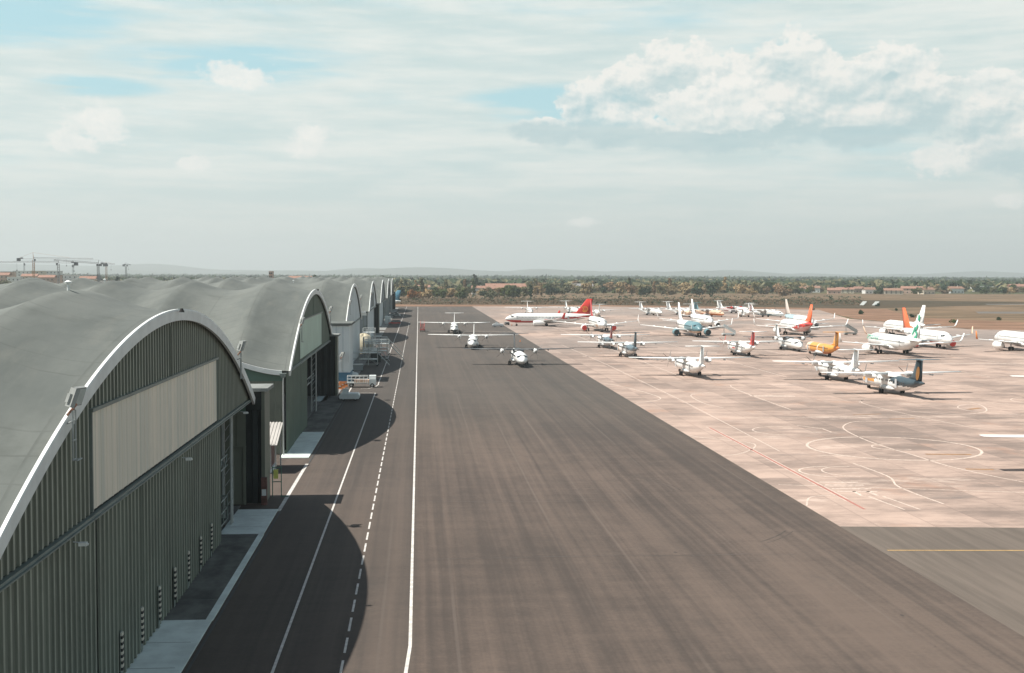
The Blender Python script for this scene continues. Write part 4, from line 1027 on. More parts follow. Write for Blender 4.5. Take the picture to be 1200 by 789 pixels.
# ------------------------------------------------------------------ apron vehicles and equipment
VW = mat('vehicle_white', (.62, .66, .65), .35, var=.06); VR = mat('vehicle_red', (.42, .05, .04), .4, var=.08); VY = mat('vehicle_yellow', (.55, .38, .06), .4); VB = mat('vehicle_blue', (.06, .15, .28), .4)
TARP = mat('tan_tarpaulin', (.42, .38, .28), .8, var=.15, scale=1); WOOD = mat('pale_cargo', (.52, .36, .27), .8, var=.2, scale=2); ORB = mat('orange_plastic', (.60, .20, .06), .5)
def wheels(t, pts, r=.42, w=.28):
    for x, y in pts:
        o = inst('wheel', wheel_mesh(r, w), t, (x, y, r + .02))
        b = MB(); s = 1 if x > 0 else -1; b.tube((s * w / 2 * .6, 0, 0), (s * (w / 2 + .02), 0, 0), r * .5, n=10); b.build('rim', GALV, o)
def tug(loc, rz, label, m=VW, L=3.6, Wd=2.3, cab=True):
    t = empty('aircraft_tug', (loc[0], loc[1], 0), rz); tag(t, label, 'tug')
    b = MB(); b.rings([[(x * Wd / 2, y, z) for x, z in ((-1, .35), (1, .35), (1, h * .9), (.9, h), (-.9, h), (-1, h * .9))] for y, h in ((-L / 2, 1.0), (-L / 2 + .25, 1.3), (L / 2 - .3, 1.3), (L / 2, .95))]); b.build('body', m, t)
    b = MB(); b.box(-Wd / 2 - .04, Wd / 2 + .04, -L / 2 - .1, -L / 2 + .06, .3, .55); b.box(-Wd / 2 - .04, Wd / 2 + .04, L / 2 - .06, L / 2 + .1, .3, .55); b.build('bumper', RUBBER, t)
    if cab:
        b = MB(); b.rings([[(x, y, 1.28) for x, y in ((-.95, .1), (.2, .1), (.2, 1.3), (-.95, 1.3))], [(x, y, 2.0) for x, y in ((-.85, .2), (.1, .2), (.1, 1.1), (-.85, 1.1))]]); o = b.build('cab', m, t)
        b = MB(); b.box(-.88, .13, 1.16, 1.2, 1.5, 1.9); b.box(-.88, .13, .14, .18, 1.5, 1.9); b.build('window', GLASSD, o)
    wheels(t, [(sx * Wd * .42, sy * L * .3) for sx in (-1, 1) for sy in (-1, 1)])
    for sx in (-1, 1):
        b = MB(); b.tube((sx * .8, -L / 2 - .03, .8), (sx * .8, -L / 2 + .05, .8), .1, n=8); b.build('headlight', RIM, t)
    return t
tug((-11.9, 215), PI / 2, 'low white aircraft tug with small cab beside the second hangar doorway', L=3.5, Wd=2.5)
tug((-13.6, 259.5), .3, 'small white baggage tractor at the corner of the blue based annex', L=2.6, Wd=1.5)
def flatbed(loc, rz, label):
    t = empty('flatbed_trailer', (loc[0], loc[1], 0), rz); tag(t, label, 'trailer')
    b = MB(); b.box(-1.2, 1.2, -2.7, 1.4, .8, .98); b.build('deck', GALV, t)
    b = MB()
    for x in (-1.15, 1.15):
        for k in range(6): b.tube((x, -2.6 + k * .78, .98), (x, -2.6 + k * .78, 2.2), .04, n=5)
        for z in (1.6, 2.2): b.tube((x, -2.6, z), (x, 1.3, z), .04, n=5)
    for z in (1.6, 2.2): b.tube((-1.15, -2.6, z), (1.15, -2.6, z), .04, n=5)
    b.build('side_rail', VW, t)
    b = MB(); b.rings([[(x, y, z) for x, z in ((-1.1, .5), (1.1, .5), (1.1, 1.6), (.95, 2.3), (-.95, 2.3), (-1.1, 1.6))] for y in (1.6, 2.9)]); o = b.build('cab', VW, t)
    b = MB(); b.box(-.85, .85, 2.88, 2.93, 1.55, 2.15); b.build('windscreen', GLASSD, o)
    wheels(t, [(sx * 1.0, y) for sx in (-1, 1) for y in (-1.8, 2.2)])
    c = tag(empty('cargo_bale', (loc[0] + .4, loc[1], .98)), 'flat pale pinkish load lying on the white railed flatbed', 'cargo')
    b = MB(); b.box(-1.7, 1.3, -.8, .8, .0, .5); b.build('wrapped_load', WOOD, c)
    b = MB(); b.box(-1.0, -.9, -.83, .83, 0, .54); b.box(.5, .6, -.83, .83, 0, .54); b.build('strap', RIM, c)
    return t
flatbed((-11.1, 240), -PI / 2, 'white railed flatbed truck carrying a flat pale load beside the road line')
for i, (x, y, lab) in enumerate(((-15.2, 235, 'orange plastic barrier, nearer one by the flatbed'), (-14.9, 238.4, 'orange plastic barrier, middle one by the flatbed'), (-14.6, 241.5, 'orange plastic barrier, farther one by the blue plinth'))):
    t = empty('plastic_barrier', (x, y, 0), .2); tag(t, lab, 'barrier', 'orange barriers by the flatbed')
    b = MB(); b.prism([(-.3, 0), (.3, 0), (.12, .5), (.1, 1.0), (-.1, 1.0), (-.12, .5)], 'x', -.8, .8); b.build('shell', ORB, t)
    b = MB(); b.box(-.5, .5, -.16, .16, .55, .75); b.build('white_band', RIM, t)
def dock(loc, rz, label, L=5, Wd=3.4, h=4.2, m=STEEL_L, stairs=True):
    t = empty('maintenance_dock', (loc[0], loc[1], 0), rz); tag(t, label, 'work platform', 'maintenance platforms outside the white hangars')
    b = MB()
    nx, ny = 2, 3
    for i in range(nx + 1):
        for j in range(ny + 1):
            x, y = -Wd / 2 + Wd * i / nx, -L / 2 + L * j / ny; b.tube((x, y, .2), (x, y, h + (1.1 if i in (0, nx) or j in (0, ny) else 0)), .06, n=5)
    for z in (.4, h * .5, h):
        for j in range(ny + 1): b.tube((-Wd / 2, -L / 2 + L * j / ny, z), (Wd / 2, -L / 2 + L * j / ny, z), .045, n=4)
        for i in (0, nx): b.tube((-Wd / 2 + Wd * i / nx, -L / 2, z), (-Wd / 2 + Wd * i / nx, L / 2, z), .045, n=4)
    for i in (0, nx): b.tube((-Wd / 2 + Wd * i / nx, -L / 2, .3), (-Wd / 2 + Wd * i / nx, 0, h), .04, n=4); b.tube((-Wd / 2 + Wd * i / nx, 0, h), (-Wd / 2 + Wd * i / nx, L / 2, .3), .04, n=4)
    b.build('frame', m, t)
    b = MB(); b.box(-Wd / 2, Wd / 2, -L / 2, L / 2, h, h + .08); b.build('upper_deck', GALV, t)
    b = MB(); b.box(-Wd / 2, Wd / 2, -L / 2, L / 6, h * .5, h * .5 + .08); b.build('lower_deck', GALV, t)
    b = MB()
    for z in (h + .55, h + 1.1):
        for x in (-Wd / 2, Wd / 2): b.tube((x, -L / 2, z), (x, L / 2, z), .045, n=5)
        b.tube((-Wd / 2, L / 2, z), (Wd / 2, L / 2, z), .045, n=5)
    b.build('handrail', RIM, t)
    if stairs:
        b = MB(); n = 12
        for x in (-.45, .45): b.tube((x, -L / 2 - h * .9, .2), (x, -L / 2, h), .06, n=5); b.tube((x, -L / 2 - h * .9, 1.2), (x, -L / 2, h + 1), .04, n=5)
        for k in range(n): q = k / n; b.box(-.45, .45, -L / 2 - h * .9 * (1 - q), -L / 2 - h * .9 * (1 - q) + .25, .2 + (h - .2) * q, .25 + (h - .2) * q)
        b.build('stairs', m, t)
    for x in (-Wd / 2, Wd / 2):
        for y in (-L / 2, L / 2):
            o = inst('wheel', wheel_mesh(.2, .12), t, (x, y, .2))
    return t
dock((-13.0, 296), PI / 2, 'grey steel work platform with stairs, nearest of those outside the white hangar', L=6.5, Wd=3.6, h=3.2)
dock((-11.0, 316), PI / 2, 'tall steel work platform in the middle of the group outside the white hangar', L=6, Wd=3.4, h=4.8)
dock((-11.2, 338), PI / 2, 'white railed work platform standing out furthest towards the road', L=6.4, Wd=3.4, h=3.0, m=VW)
dock((-14.0, 352), 0, 'farthest grey steel work platform by the fourth hangar', L=6, Wd=3.4, h=5.4)
dock((-13.2, 327), 0, 'narrow steel work platform close against the white hangar wall', L=5, Wd=2.4, h=4.0)
t = empty('covered_load', (-15.2, 344, 0)); tag(t, 'rounded tan tarpaulin cover at the foot of the white hangar', 'covered load')
b = MB(); b.rings([[(2.9 * q * math.cos(a), 3.8 * q * math.sin(a), z * (1 + .07 * math.sin(5 * a))) for a in [2 * math.pi * k / 20 for k in range(20)]] for q, z in ((1, 0.01), (.98, 1.6), (.9, 3.2), (.68, 4.4), (.35, 5.0), (.05, 5.2))]); b.build('tarpaulin', TARP, t, smooth=True)
b = MB(); b.box(-2.8, 2.8, -.06, .06, .0, .3); b.build('pallet', WOOD, t)
def crate(loc, lab, m, sx=1.6, sy=2.2, sz=1.6):
    t = empty('equipment_crate', (loc[0], loc[1], 0), loc[2]); tag(t, lab, 'crate')
    b = MB(); b.box(-sx / 2, sx / 2, -sy / 2, sy / 2, .15, sz); b.build('box', m, t)
    b = MB(); b.box(-sx / 2 - .06, sx / 2 + .06, -sy / 2 - .06, sy / 2 + .06, sz, sz + .1); b.build('lid', GALV, t)
    b = MB(); [b.box(-sx / 2, sx / 2, y, y + .15, 0, .15) for y in (-sy / 2, 0, sy / 2 - .15)]; b.build('skid', RUBBER, t)
crate((-9.6, 331, .2), 'pinkish wrapped crate between the work platforms', mat('pink_wrap', (.62, .45, .40), .7), 2.6, 2.0, 2.2)
crate((-10.6, 309, .1), 'dark metal crate beside the tall work platform', DARKR, 2.4, 2.4, 2.2)
crate((-13.8, 281, .1), 'low grey crate at the near end of the work platforms', GREYC, 2.4, 3.0, 1.4)
crate((-13.5, 402, 0), 'dark low equipment box outside the fourth hangar', DARKR, 3.0, 3.5, 1.8)
def container(loc, lab, m, rz=0, L=6, h=2.6):
    t = empty('cabin_container', (loc[0], loc[1], 0), rz); tag(t, lab, 'container')
    b = MB(); corr_y(b, 1.22, -L / 2, L / 2, h, .15, .4, .05, .15); corr_x(b, -L / 2, -1.22, 1.22, h, .15, .4, .05, .15, out=-1); b.box(-1.22, 1.2, -L / 2 + .02, L / 2, .15, h); b.build('shell', [m, m], t, fix=False)
    b = MB(); b.box(.3, 1.0, -L / 2 - .09, -L / 2 - .04, .2, 2.2); b.build('door', GREYP, t)
container((-13.6, 548, 0), 'white site container outside the sixth hangar', VW, 0, 7, 3.4)
def car(loc, rz, label, m, van=False):
    t = empty('parked_van' if van else 'parked_car', (loc[0], loc[1], 0), rz); tag(t, label, 'van' if van else 'car')
    L, w = (5.2, 1.9) if van else (4.3, 1.75)
    prof = [(-L / 2, .35), (-L / 2, .95), (-L / 2 + .1, 1.05), (L / 2 - 1.2, 1.05), (L / 2 - .1, .85), (L / 2, .7), (L / 2, .35)]
    b = MB(); b.prism([(y, z) for y, z in prof], 'x', -w / 2, w / 2); b.build('body', m, t)
    rf = 1.95 if van else 1.5
    yb = -L / 2 + (.05 if van else .5); yf = L / 2 - (1.0 if van else 1.25)
    b = MB(); b.rings([[(-w / 2 + .02, yb, 1.04), (w / 2 - .02, yb, 1.04), (w / 2 - .02, yf, 1.04), (-w / 2 + .02, yf, 1.04)], [(-w / 2 + .2, yb + .25, rf), (w / 2 - .2, yb + .25, rf), (w / 2 - .2, yf - .75, rf), (-w / 2 + .2, yf - .75, rf)]]); o = b.build('windows', GLASSD, t)
    b = MB(); b.box(-w / 2 + .18, w / 2 - .18, yb + .22, yf - .72, rf, rf + .05); b.build('roof', m, t)
    wheels(t, [(sx * (w / 2 - .1), y) for sx in (-1, 1) for y in (-L * .3, L * .31)], .33, .22)
    for sx in (-1, 1):
        b = MB(); b.box(sx * .62 - .15, sx * .62 + .15, L / 2 - .04, L / 2 + .02, .62, .78); b.build('headlight', RIM, t)
car((-10.4, 541, 0), PI / 2, 'small red van by the white site container', VR, True)
car((-11.6, 646, 0), 1.2, 'silver car parked outside the far hangars, nearer the road', GALV)
car((-14.2, 652, 0), 1.4, 'light grey car parked closer to the far hangar doors', GREYP)
car((-12.8, 668, 0), 1.5, 'dark car parked beyond the two pale ones by the far hangars', DARKG)
# red stair trailer, tractor unit, cones and the airstairs
def stairs_unit(loc, rz, label, m, h=3.4):
    t = empty('passenger_stairs', (loc[0], loc[1], 0), rz); tag(t, label, 'boarding stairs')
    b = MB(); b.box(-1.0, 1.0, -2.2, 2.4, .45, .8); b.build('chassis', m, t)
    b = MB()
    for x in (-.75, .75): b.box(x - .06, x + .06, -2.2, 2.2, .8, .9); b.rings([[(x - .05, -2.4, .8), (x + .05, -2.4, .8), (x + .05, -2.4, 1.9), (x - .05, -2.4, 1.9)], [(x - .05, 1.7, h), (x + .05, 1.7, h), (x + .05, 1.7, h + 1.1), (x - .05, 1.7, h + 1.1)]])
    for k in range(14): q = k / 14; b.box(-.75, .75, -2.4 + 4.1 * q, -2.1 + 4.1 * q, .8 + (h - .8) * q, .86 + (h - .8) * q)
    b.build('flight', m, t)
    b = MB(); b.box(-.8, .8, 1.7, 2.9, h - .05, h + .05); [b.tube((x, 1.75, .8), (x, 1.75, h), .07) for x in (-.7, .7)]; b.build('platform', GALV, t)
    wheels(t, [(sx * .9, y) for sx in (-1, 1) for y in (-1.5, 1.7)], .35, .22)
stairs_unit((1.5, 476), 0, 'red boarding stairs on wheels at the left of the dark tarmac', VR, 2.9)
stairs_unit((112.0, 440.5), PI / 2, 'white boarding stairs leaning down beside the teal nosed jet', VW, 3.2)
stairs_unit((159.5, 447), PI / 2, 'grey boarding stairs beside the jet with the red orange fin', STEEL_L, 3.2)
tug((33.1, 516), PI / 2, 'pale aircraft tug with dark wheels between the white turboprop and red striped jet', m=GREYP, L=4.6, Wd=2.4)
tug((38.3, 536), .2, 'dark tow tractor at the edge of the dark tarmac near the jet nose', m=DARKG, L=2.4, Wd=1.6, cab=False)
for i, (x, y, lab) in enumerate(((40.0, 530, 'orange cone on the apron left of the jet nose wheel'), (41.6, 528.5, 'orange cone close to the jet nose wheel'), (33.0, 401, 'orange cone beside the middle white turboprop on the tarmac'))):
    t = empty('traffic_cone', (x, y, 0)); tag(t, lab, 'cone', 'orange traffic cones')
    b = MB(); b.rings([ringp(0, 0, 1, 1, 3)][:0] or [[(r * math.cos(a), r * math.sin(a), z) for a in [2 * math.pi * k / 12 for k in range(12)]] for r, z in ((.2, .04), (.04, .75))]); b.build('cone_body', ORB, t)
    b = MB(); b.box(-.25, .25, -.25, .25, 0, .04); b.build('foot', RUBBER, t)

# jet blast screens out in the field
for i, (px, lab) in enumerate(((330, 'left of two leaning pale blast screens in the field beyond the apron'), (338, 'right of two leaning pale blast screens in the field beyond the apron'))):
    t = empty('blast_screen', (px, 899 - i * 4, 0), .2); tag(t, lab, 'blast screen', 'leaning screens in the field')
    b = MB(); b.rings([[(-2.2, -4, .3), (-1.9, -4, .3), (-1.9, 4, .3), (-2.2, 4, .3)], [(2.6, -4, 6), (2.9, -4, 6), (2.9, 4, 6), (2.6, 4, 6)]]); b.build('slat_face', STEEL_L, t); t.scale = (.6, .7, .5)
    b = MB(); [b.tube((2.6, y, 5.6), (3.4, y, 0), .15) for y in (-3.8, 0, 3.8)]; b.build('strut', STEEL, t)

# ------------------------------------------------------------------ vegetation
def leafmat(name, col, col2):
    m = bpy.data.materials.new(name); m.use_nodes = True; t = m.node_tree; b = t.nodes['Principled BSDF']; b.inputs['Roughness'].default_value = .8; b.inputs['Specular IOR Level'].default_value = .15
    tc = t.nodes.new('ShaderNodeTexCoord'); n = noise(t, tc.outputs['Object'], .45, 4, .6); oi = t.nodes.new('ShaderNodeObjectInfo'); rnd = V(t, oi.outputs['Random'])
    c = mixc(t, n.ramp(.35, .65), col, col2); c = mixc(t, 1.0, c, comb(t, rnd * .5 + .78, rnd * .35 + .84, rnd * .2 + .9), 'MULTIPLY')
    t.links.new(c, b.inputs['Base Color']); return m
L_GREEN = leafmat('leaf_green', (.040, .060, .022), (.075, .095, .032)); L_DARK = leafmat('leaf_dark_evergreen', (.020, .038, .022), (.038, .058, .028))
L_OCHRE = leafmat('leaf_ochre', (.21, .160, .088), (.29, .215, .120)); L_BROWN = leafmat('leaf_russet', (.17, .115, .068), (.23, .155, .095)); L_ORANGE = leafmat('leaf_orange', (.22, .085, .025), (.27, .12, .04)); L_OLIVE = leafmat('leaf_olive', (.105, .105, .056), (.16, .148, .080))
BARK = mat('bark', (.09, .07, .05), .9, var=.3, scale=2)
def crown_mesh(kind, m, seed, n=520):
    r = random.Random(seed); b = MB()
    lobes = []
    if kind == 'round': lobes = [(r.uniform(-2.4, 2.4), r.uniform(-2.4, 2.4), r.uniform(2.0, 7.0), r.uniform(1.4, 2.4)) for _ in range(13)]
    if kind == 'wide': lobes = [(r.uniform(-3.6, 3.6), r.uniform(-3.2, 3.2), r.uniform(1.2, 5.0), r.uniform(1.3, 2.2)) for _ in range(15)]
    if kind == 'tall': lobes = [(r.uniform(-.7, .7), r.uniform(-.7, .7), 2.2 + 9.3 * k / 9, 1.5 - .9 * abs(k / 9 - .35)) for k in range(10)]
    if kind == 'pine': lobes = [(3.4 * math.cos(k) * r.uniform(.3, 1), 3.4 * math.sin(k) * r.uniform(.3, 1), r.uniform(7.0, 8.6), r.uniform(1.0, 1.5)) for k in range(13)]
    if kind == 'bush': lobes = [(r.uniform(-1.2, 1.2), r.uniform(-1.2, 1.2), r.uniform(.6, 1.7), r.uniform(.6, 1.1)) for _ in range(8)]
    for _ in range(n):
        cx, cy, cz, rr = r.choice(lobes)
        d = Vector((r.gauss(0, 1), r.gauss(0, 1), r.gauss(0, 1))).normalized() * rr * r.uniform(.55, 1.05) ** .6
        p = Vector((cx, cy, cz)) + Vector((d.x, d.y, d.z * .8)); s = r.uniform(.35, .8) * (.5 if kind == 'bush' else 1)
        nn = (d.normalized() + Vector((r.uniform(-.6, .6), r.uniform(-.6, .6), r.uniform(-.3, .9)))).normalized()
        u = nn.orthogonal().normalized(); w = nn.cross(u); a = r.uniform(0, 6.28); u, w = u * math.cos(a) + w * math.sin(a), w * math.cos(a) - u * math.sin(a)
        b.poly([p + u * s, p + w * s * .8 + nn * .12, p - u * s * .9, p - w * s * .7 - nn * .1])
    return b.mesh('crown', m)
def trunk_mesh(kind):
    b = MB(); h = {'round': 5.5, 'wide': 4, 'tall': 9, 'pine': 7.6, 'bush': 1.0}[kind]
    b.tube((0, 0, 0), (.1, .05, h * .55), .34 if kind != 'bush' else .08, .22 if kind != 'bush' else .06, n=7); b.tube((.1, .05, h * .55), (0, .1, h), .22 if kind != 'bush' else .06, .06, n=6)
    if kind != 'tall':
        for k in range(5): a = k * 1.26; b.tube((.1, .05, h * (.5 + .06 * k)), (math.cos(a) * h * .38, math.sin(a) * h * .38, h * (.85 + .05 * k)), .13 if kind != 'bush' else .03, .03, n=5)
    return b.mesh('trunk', BARK)
PROT = {}
for kind in ('round', 'wide', 'tall', 'pine', 'bush'):
    tm = trunk_mesh(kind)
    for nm, m in (('green', L_GREEN), ('dark green', L_DARK), ('ochre', L_OCHRE), ('russet', L_BROWN), ('orange', L_ORANGE), ('olive', L_OLIVE)):
        if kind == 'pine' and nm in ('russet', 'orange'): continue
        for v in range(2): PROT[(kind, nm, v)] = (crown_mesh(kind, m, hash((kind, nm)) % 999 if False else len(PROT) * 7 + v, 300 if kind == 'bush' else 520), tm)
ROWS = {}
def ordinal(n): return str(n) + ('th' if 10 < n % 100 < 14 else {1: 'st', 2: 'nd', 3: 'rd'}.get(n % 10, 'th'))
KN = {'round': 'broadleaf_tree', 'wide': 'spreading_tree', 'tall': 'poplar_tree', 'pine': 'umbrella_pine', 'bush': 'shrub'}
KL = {'round': 'rounded', 'wide': 'low spreading', 'tall': 'tall narrow', 'pine': 'flat topped', 'bush': 'small'}
def tree(kind, nm, x, y, s, where, group, sz=None):
    t = empty(KN[kind], (x, y, -.1), random.uniform(0, 6.28)); cr, tk = PROT[(kind, nm, random.randint(0, 1))]
    inst('crown', cr, t); inst('trunk', tk, t); t.scale = (s * random.uniform(.9, 1.15), s * random.uniform(.9, 1.15), s * (sz or random.uniform(.88, 1.12)))
    tag(t, '%s %s %s' % (KL[kind], nm, 'shrub' if kind == 'bush' else 'tree'), 'shrub' if kind == 'bush' else 'tree', group); ROWS.setdefault((group, where), []).append((x / y, t))
def at(px, Y):                                       # world X on the line of sight through column px at distance Y
    return Y * math.tan(math.atan((px - 600) / F) + R_(4.323))
rt = random.Random(11); random.seed(3)
def pick(w): 
    q = rt.random() * sum(w.values()); 
    for k, v in w.items():
        q -= v
        if q <= 0: return k
    return k
# front row beyond the field, left to right
for i in range(62):                                  # px 475..620: mixed green with autumn colour
    px = 470 + 165 * (i / 62) + rt.uniform(-3, 3); Y = rt.uniform(1120, 1480)
    tree(pick({'round': 5, 'wide': 3, 'tall': 1.2}), pick({'green': 4, 'olive': 3, 'dark green': 2, 'ochre': 2, 'russet': 1}), at(px, Y), Y, rt.uniform(1.0, 1.5), 'behind the tarmac end', 'trees behind the tarmac end')
tree('wide', 'orange', at(485, 1115), 1115, 1.25, 'standing out at the front by the last hangar', 'orange trees')
for i in range(110):                                 # px 620..930
    px = 615 + 330 * (i / 110) + rt.uniform(-3, 3); Y = rt.uniform(1330, 1700)
    tree(pick({'round': 5, 'wide': 4, 'tall': .4}), pick({'green': 1.5, 'olive': 4, 'dark green': 1.6, 'ochre': 4, 'russet': 2.5}), at(px, Y), Y, rt.uniform(1.2, 1.8), 'beyond the heath strip', 'trees beyond the heath')
for i in range(75):                                  # px 930..1200
    px = 930 + 285 * (i / 75) + rt.uniform(-3, 3); Y = rt.uniform(1450, 1850)
    tree(pick({'round': 5, 'wide': 4, 'tall': .5, 'pine': 1}), pick({'green': 3, 'olive': 3, 'dark green': 3, 'ochre': 1.4, 'russet': 1}), at(px, Y), Y, rt.uniform(.9, 1.4), 'by the right hand houses', 'trees among the right hand houses')
tree('round', 'dark green', at(834, 1330), 1330, 1.75, 'standing tallest before the ochre row', 'dark tree'); tree('round', 'green', at(540, 1090), 1090, 1.4, 'alone before the thicket', 'green tree')
tree('tall', 'dark green', at(556, 1900), 1900, 2.0, 'rising as a point over the distant wood', 'dark pointed tree')
for i in range(60):                                  # behind the hangar roofs on the left
    px = -5 + 470 * (i / 60) + rt.uniform(-4, 4); Y = rt.uniform(900, 1500)
    k = pick({'round': 4, 'wide': 2, 'pine': 1.6, 'tall': .6}); nm = pick({'green': 3, 'olive': 3, 'dark green': 4, 'ochre': 2}) if not 100 < px < 250 else pick({'ochre': 5, 'olive': 3, 'dark green': 1.5})
    if k in ('pine', 'tall') and nm == 'russet': nm = 'olive'
    tree(k, nm, at(px, Y), Y, rt.uniform(1.3, 1.9), 'behind the hangar roofs', 'trees behind the hangar roofs')
for px, Y, s in ((287, 760, 1.35), (308, 800, 1.3), (168, 850, 1.3)):
    tree('pine' if px != 168 else 'round', 'dark green', at(px, Y), Y, s, 'standing up just over the hangar roofs', 'pines over the roofs')
for x, y, s in ((250, 772, .9), (252, 690, 1.0), (262, 640, .8), (249, 560, .9), (290, 600, .7), (330, 870, 1), (300, 760, .8)):
    tree('bush', pick({'green': 1, 'dark green': 2}), x, y, s, 'growing in the dry field right of the apron', 'shrubs in the dry field')

for (g_, where), L_ in ROWS.items():                 # a label of its own for each tree: look, then place in its row
    L_.sort(key=lambda q: q[0])
    for i, (_, t) in enumerate(L_):
        t['label'] = t['label'] + (' ' + where if len(L_) == 1 else ', %s from left %s' % (ordinal(i + 1), where))
# low scrub on the heath and far-off woods: uncountable, one object each
def clumps(name, spots, m, label, cat, fs=6):
    b = MB(); r = random.Random(4)
    for (x, y, z, s, h) in spots:
        for _ in range(fs):
            p = Vector((x + r.gauss(0, s * .5), y + r.gauss(0, s * .5), z + h * r.uniform(.15, .95))); n = Vector((r.uniform(-1, 1), r.uniform(-1, .4), r.uniform(.1, 1))).normalized()
            u = n.orthogonal().normalized() * s * r.uniform(.35, .7); w = n.cross(u.normalized()) * h * r.uniform(.35, .6)
            b.poly([p + u, p + w, p - u * .9, p - w])
    o = b.build(name, m, fix=False); tag(o, label, cat, kind='stuff'); return o
rs = random.Random(9); sp = []
for _ in range(3300):
    Y = rs.uniform(905, 1130); px = rs.uniform(465, 1010)
    if rs.random() < .5 or (Y // 28) % 3: sp.append((at(px, Y), Y, -.1, rs.uniform(1.5, 3.2), rs.uniform(.3, .8)))
clumps('scrub', sp, leafmat('leaf_heather', (.080, .060, .040), (.115, .082, .052)), 'low olive brown scrub covering the heath strip beyond the apron', 'scrub', 4)
sp = []
for _ in range(700): Y = rs.uniform(930, 1300); sp.append((at(rs.uniform(465, 1010), Y), Y, -.1, rs.uniform(1.5, 3.0), rs.uniform(.5, 1.4)))
clumps('dark_scrub', sp, L_DARK, 'dark patches of scrub scattered through the heath strip', 'scrub', 4)
for nm, m, y0, y1, cnt, smin, smax, lab in (('distant_wood', L_DARK, 1750, 3600, 4200, 6, 11, 'dark evergreen wood behind the houses'), ('autumn_wood', L_OLIVE, 1700, 3400, 2000, 5, 9, 'patches of olive and ochre wood among the dark trees'), ('far_forest', L_DARK, 3600, 11000, 5200, 14, 34, 'hazy forest stretching to the hills')):
    sp = []
    for _ in range(cnt):
        q = rs.random() ** 1.3; Y = y0 + (y1 - y0) * q; X = at(rs.uniform(-60, 1260), Y)
        if rs.random() < .25: continue
        sp.append((X, Y, -1, rs.uniform(smin, smax), rs.uniform(9, 14.5)))
    clumps(nm, sp, m, lab, 'wood', 9)
# hills
def hill(name, y, hmax, x0, x1, seed, m):
    r = random.Random(seed); b = MB(); N = 140; ph = [r.uniform(0, 6.28) for _ in range(6)]
    rows = []
    for j, (dy, f) in enumerate(((0, 0), (500, .45), (1100, .8), (1800, 1), (3000, .7), (4500, 0))):
        row = []
        for i in range(N + 1):
            u = i / N; x = x0 + (x1 - x0) * u
            h = hmax * (math.sin(math.pi * u) ** .6) * (.55 + .16 * math.sin(5 * u * 2 + ph[0]) + .12 * math.sin(13 * u * 2 + ph[1]) + .07 * math.sin(29 * u * 2 + ph[2]) + .04 * math.sin(61 * u + ph[3] + j * .4))
            row.append((x, y + dy, h * f - 2))
        rows.append(row)
    b.rings(rows, close=False, caps=False); o = b.build(name, m, smooth=True, fix=False); o['kind'] = 'structure'
HILLM = mat_field('wooded_hill', (.035, .05, .03), (.06, .07, .04), (.03, .045, .03), .0012)
hill('hills', 12500, 130, -9500, 6500, 1, HILLM); hill('hills', 15000, 245, -11000, 1500, 5, HILLM); hill('hills', 14500, 110, 1500, 12500, 8, HILLM); hill('hills', 13800, 120, -3000, 8500, 12, HILLM)

# ------------------------------------------------------------------ houses and town
TILE = mat('terracotta_tiles', (.27, .15, .11), .85, var=.18, scale=.8); TILE2 = mat('brown_tiles', (.24, .14, .10), .85, var=.18, scale=.8); SLATER = mat('grey_roof', (.2, .2, .2), .8)
REND = mat('cream_render', (.52, .47, .38), .85, var=.06, scale=.3); RENDP = mat('pink_render', (.48, .34, .27), .85, var=.06, scale=.3); RENDW = mat('white_render', (.66, .66, .63), .85, var=.05, scale=.3)
WINM = mat('window_dark', (.05, .06, .07), .2)
def house(px, Y, w, d, h, lab, wall=REND, roof=TILE, rz=0.0, flat=False, storeys=1, group='houses beyond the airfield'):
    t = empty('flat_roofed_building' if flat else 'tiled_house', (at(px, Y), Y, -.1), rz); tag(t, lab, 'building' if flat else 'house', group)
    b = MB(); b.box(-w / 2, w / 2, -d / 2, d / 2, 0, h); b.build('wall', wall, t)
    if flat:
        b = MB(); b.box(-w / 2 - .2, w / 2 + .2, -d / 2 - .2, d / 2 + .2, h, h + .5); b.build('roof', roof, t)
    else:
        e = .6; rh = min(w, d) * .24; b = MB(); L = w / 2 + e; D = d / 2 + e
        b.poly([(-L, -D, h), (L, -D, h), (L, 0, h + rh), (-L, 0, h + rh)]); b.poly([(L, D, h), (-L, D, h), (-L, 0, h + rh), (L, 0, h + rh)]); b.poly([(-L + e, -D, h), (-L + e, 0, h + rh), (-L + e, D, h)]); b.poly([(L - e, -D, h), (L - e, 0, h + rh), (L - e, D, h)]); b.poly([(-L, -D, h - .1), (L, -D, h - .1), (L, D, h - .1), (-L, D, h - .1)])
        o = b.build('roof', roof, t); b = MB(); b.box(w * .2, w * .2 + .8, -.4, .4, h + rh * .6, h + rh + .9); b.build('chimney', wall, o)
    n = max(2, int(w / 4.5))
    for s_ in range(storeys):
        for k in range(n):
            x = -w / 2 + w * (k + .5) / n; z0 = .9 + s_ * (h / storeys)
            b = MB(); b.box(x - .7, x + .7, -d / 2 - .06, -d / 2 + .02, z0, z0 + 1.5); b.build('window', WINM, t)
    return t
house(572, 1400, 34, 14, 6, 'long terracotta roofed house, left part of the red roofed group beyond the tarmac', wall=RENDP, storeys=2)
house(592, 1440, 46, 16, 8, 'large terracotta roofed building in the middle of the red roofed group', wall=RENDP, storeys=2)
house(560, 1380, 14, 11, 7, 'small cream house at the left end of the red roofed group', wall=RENDW)
house(607, 1430, 18, 14, 6.5, 'terracotta house at the right end of the red roofed group', wall=REND)
house(496, 1560, 16, 12, 6, 'small terracotta house deep in the thicket behind the last hangar')
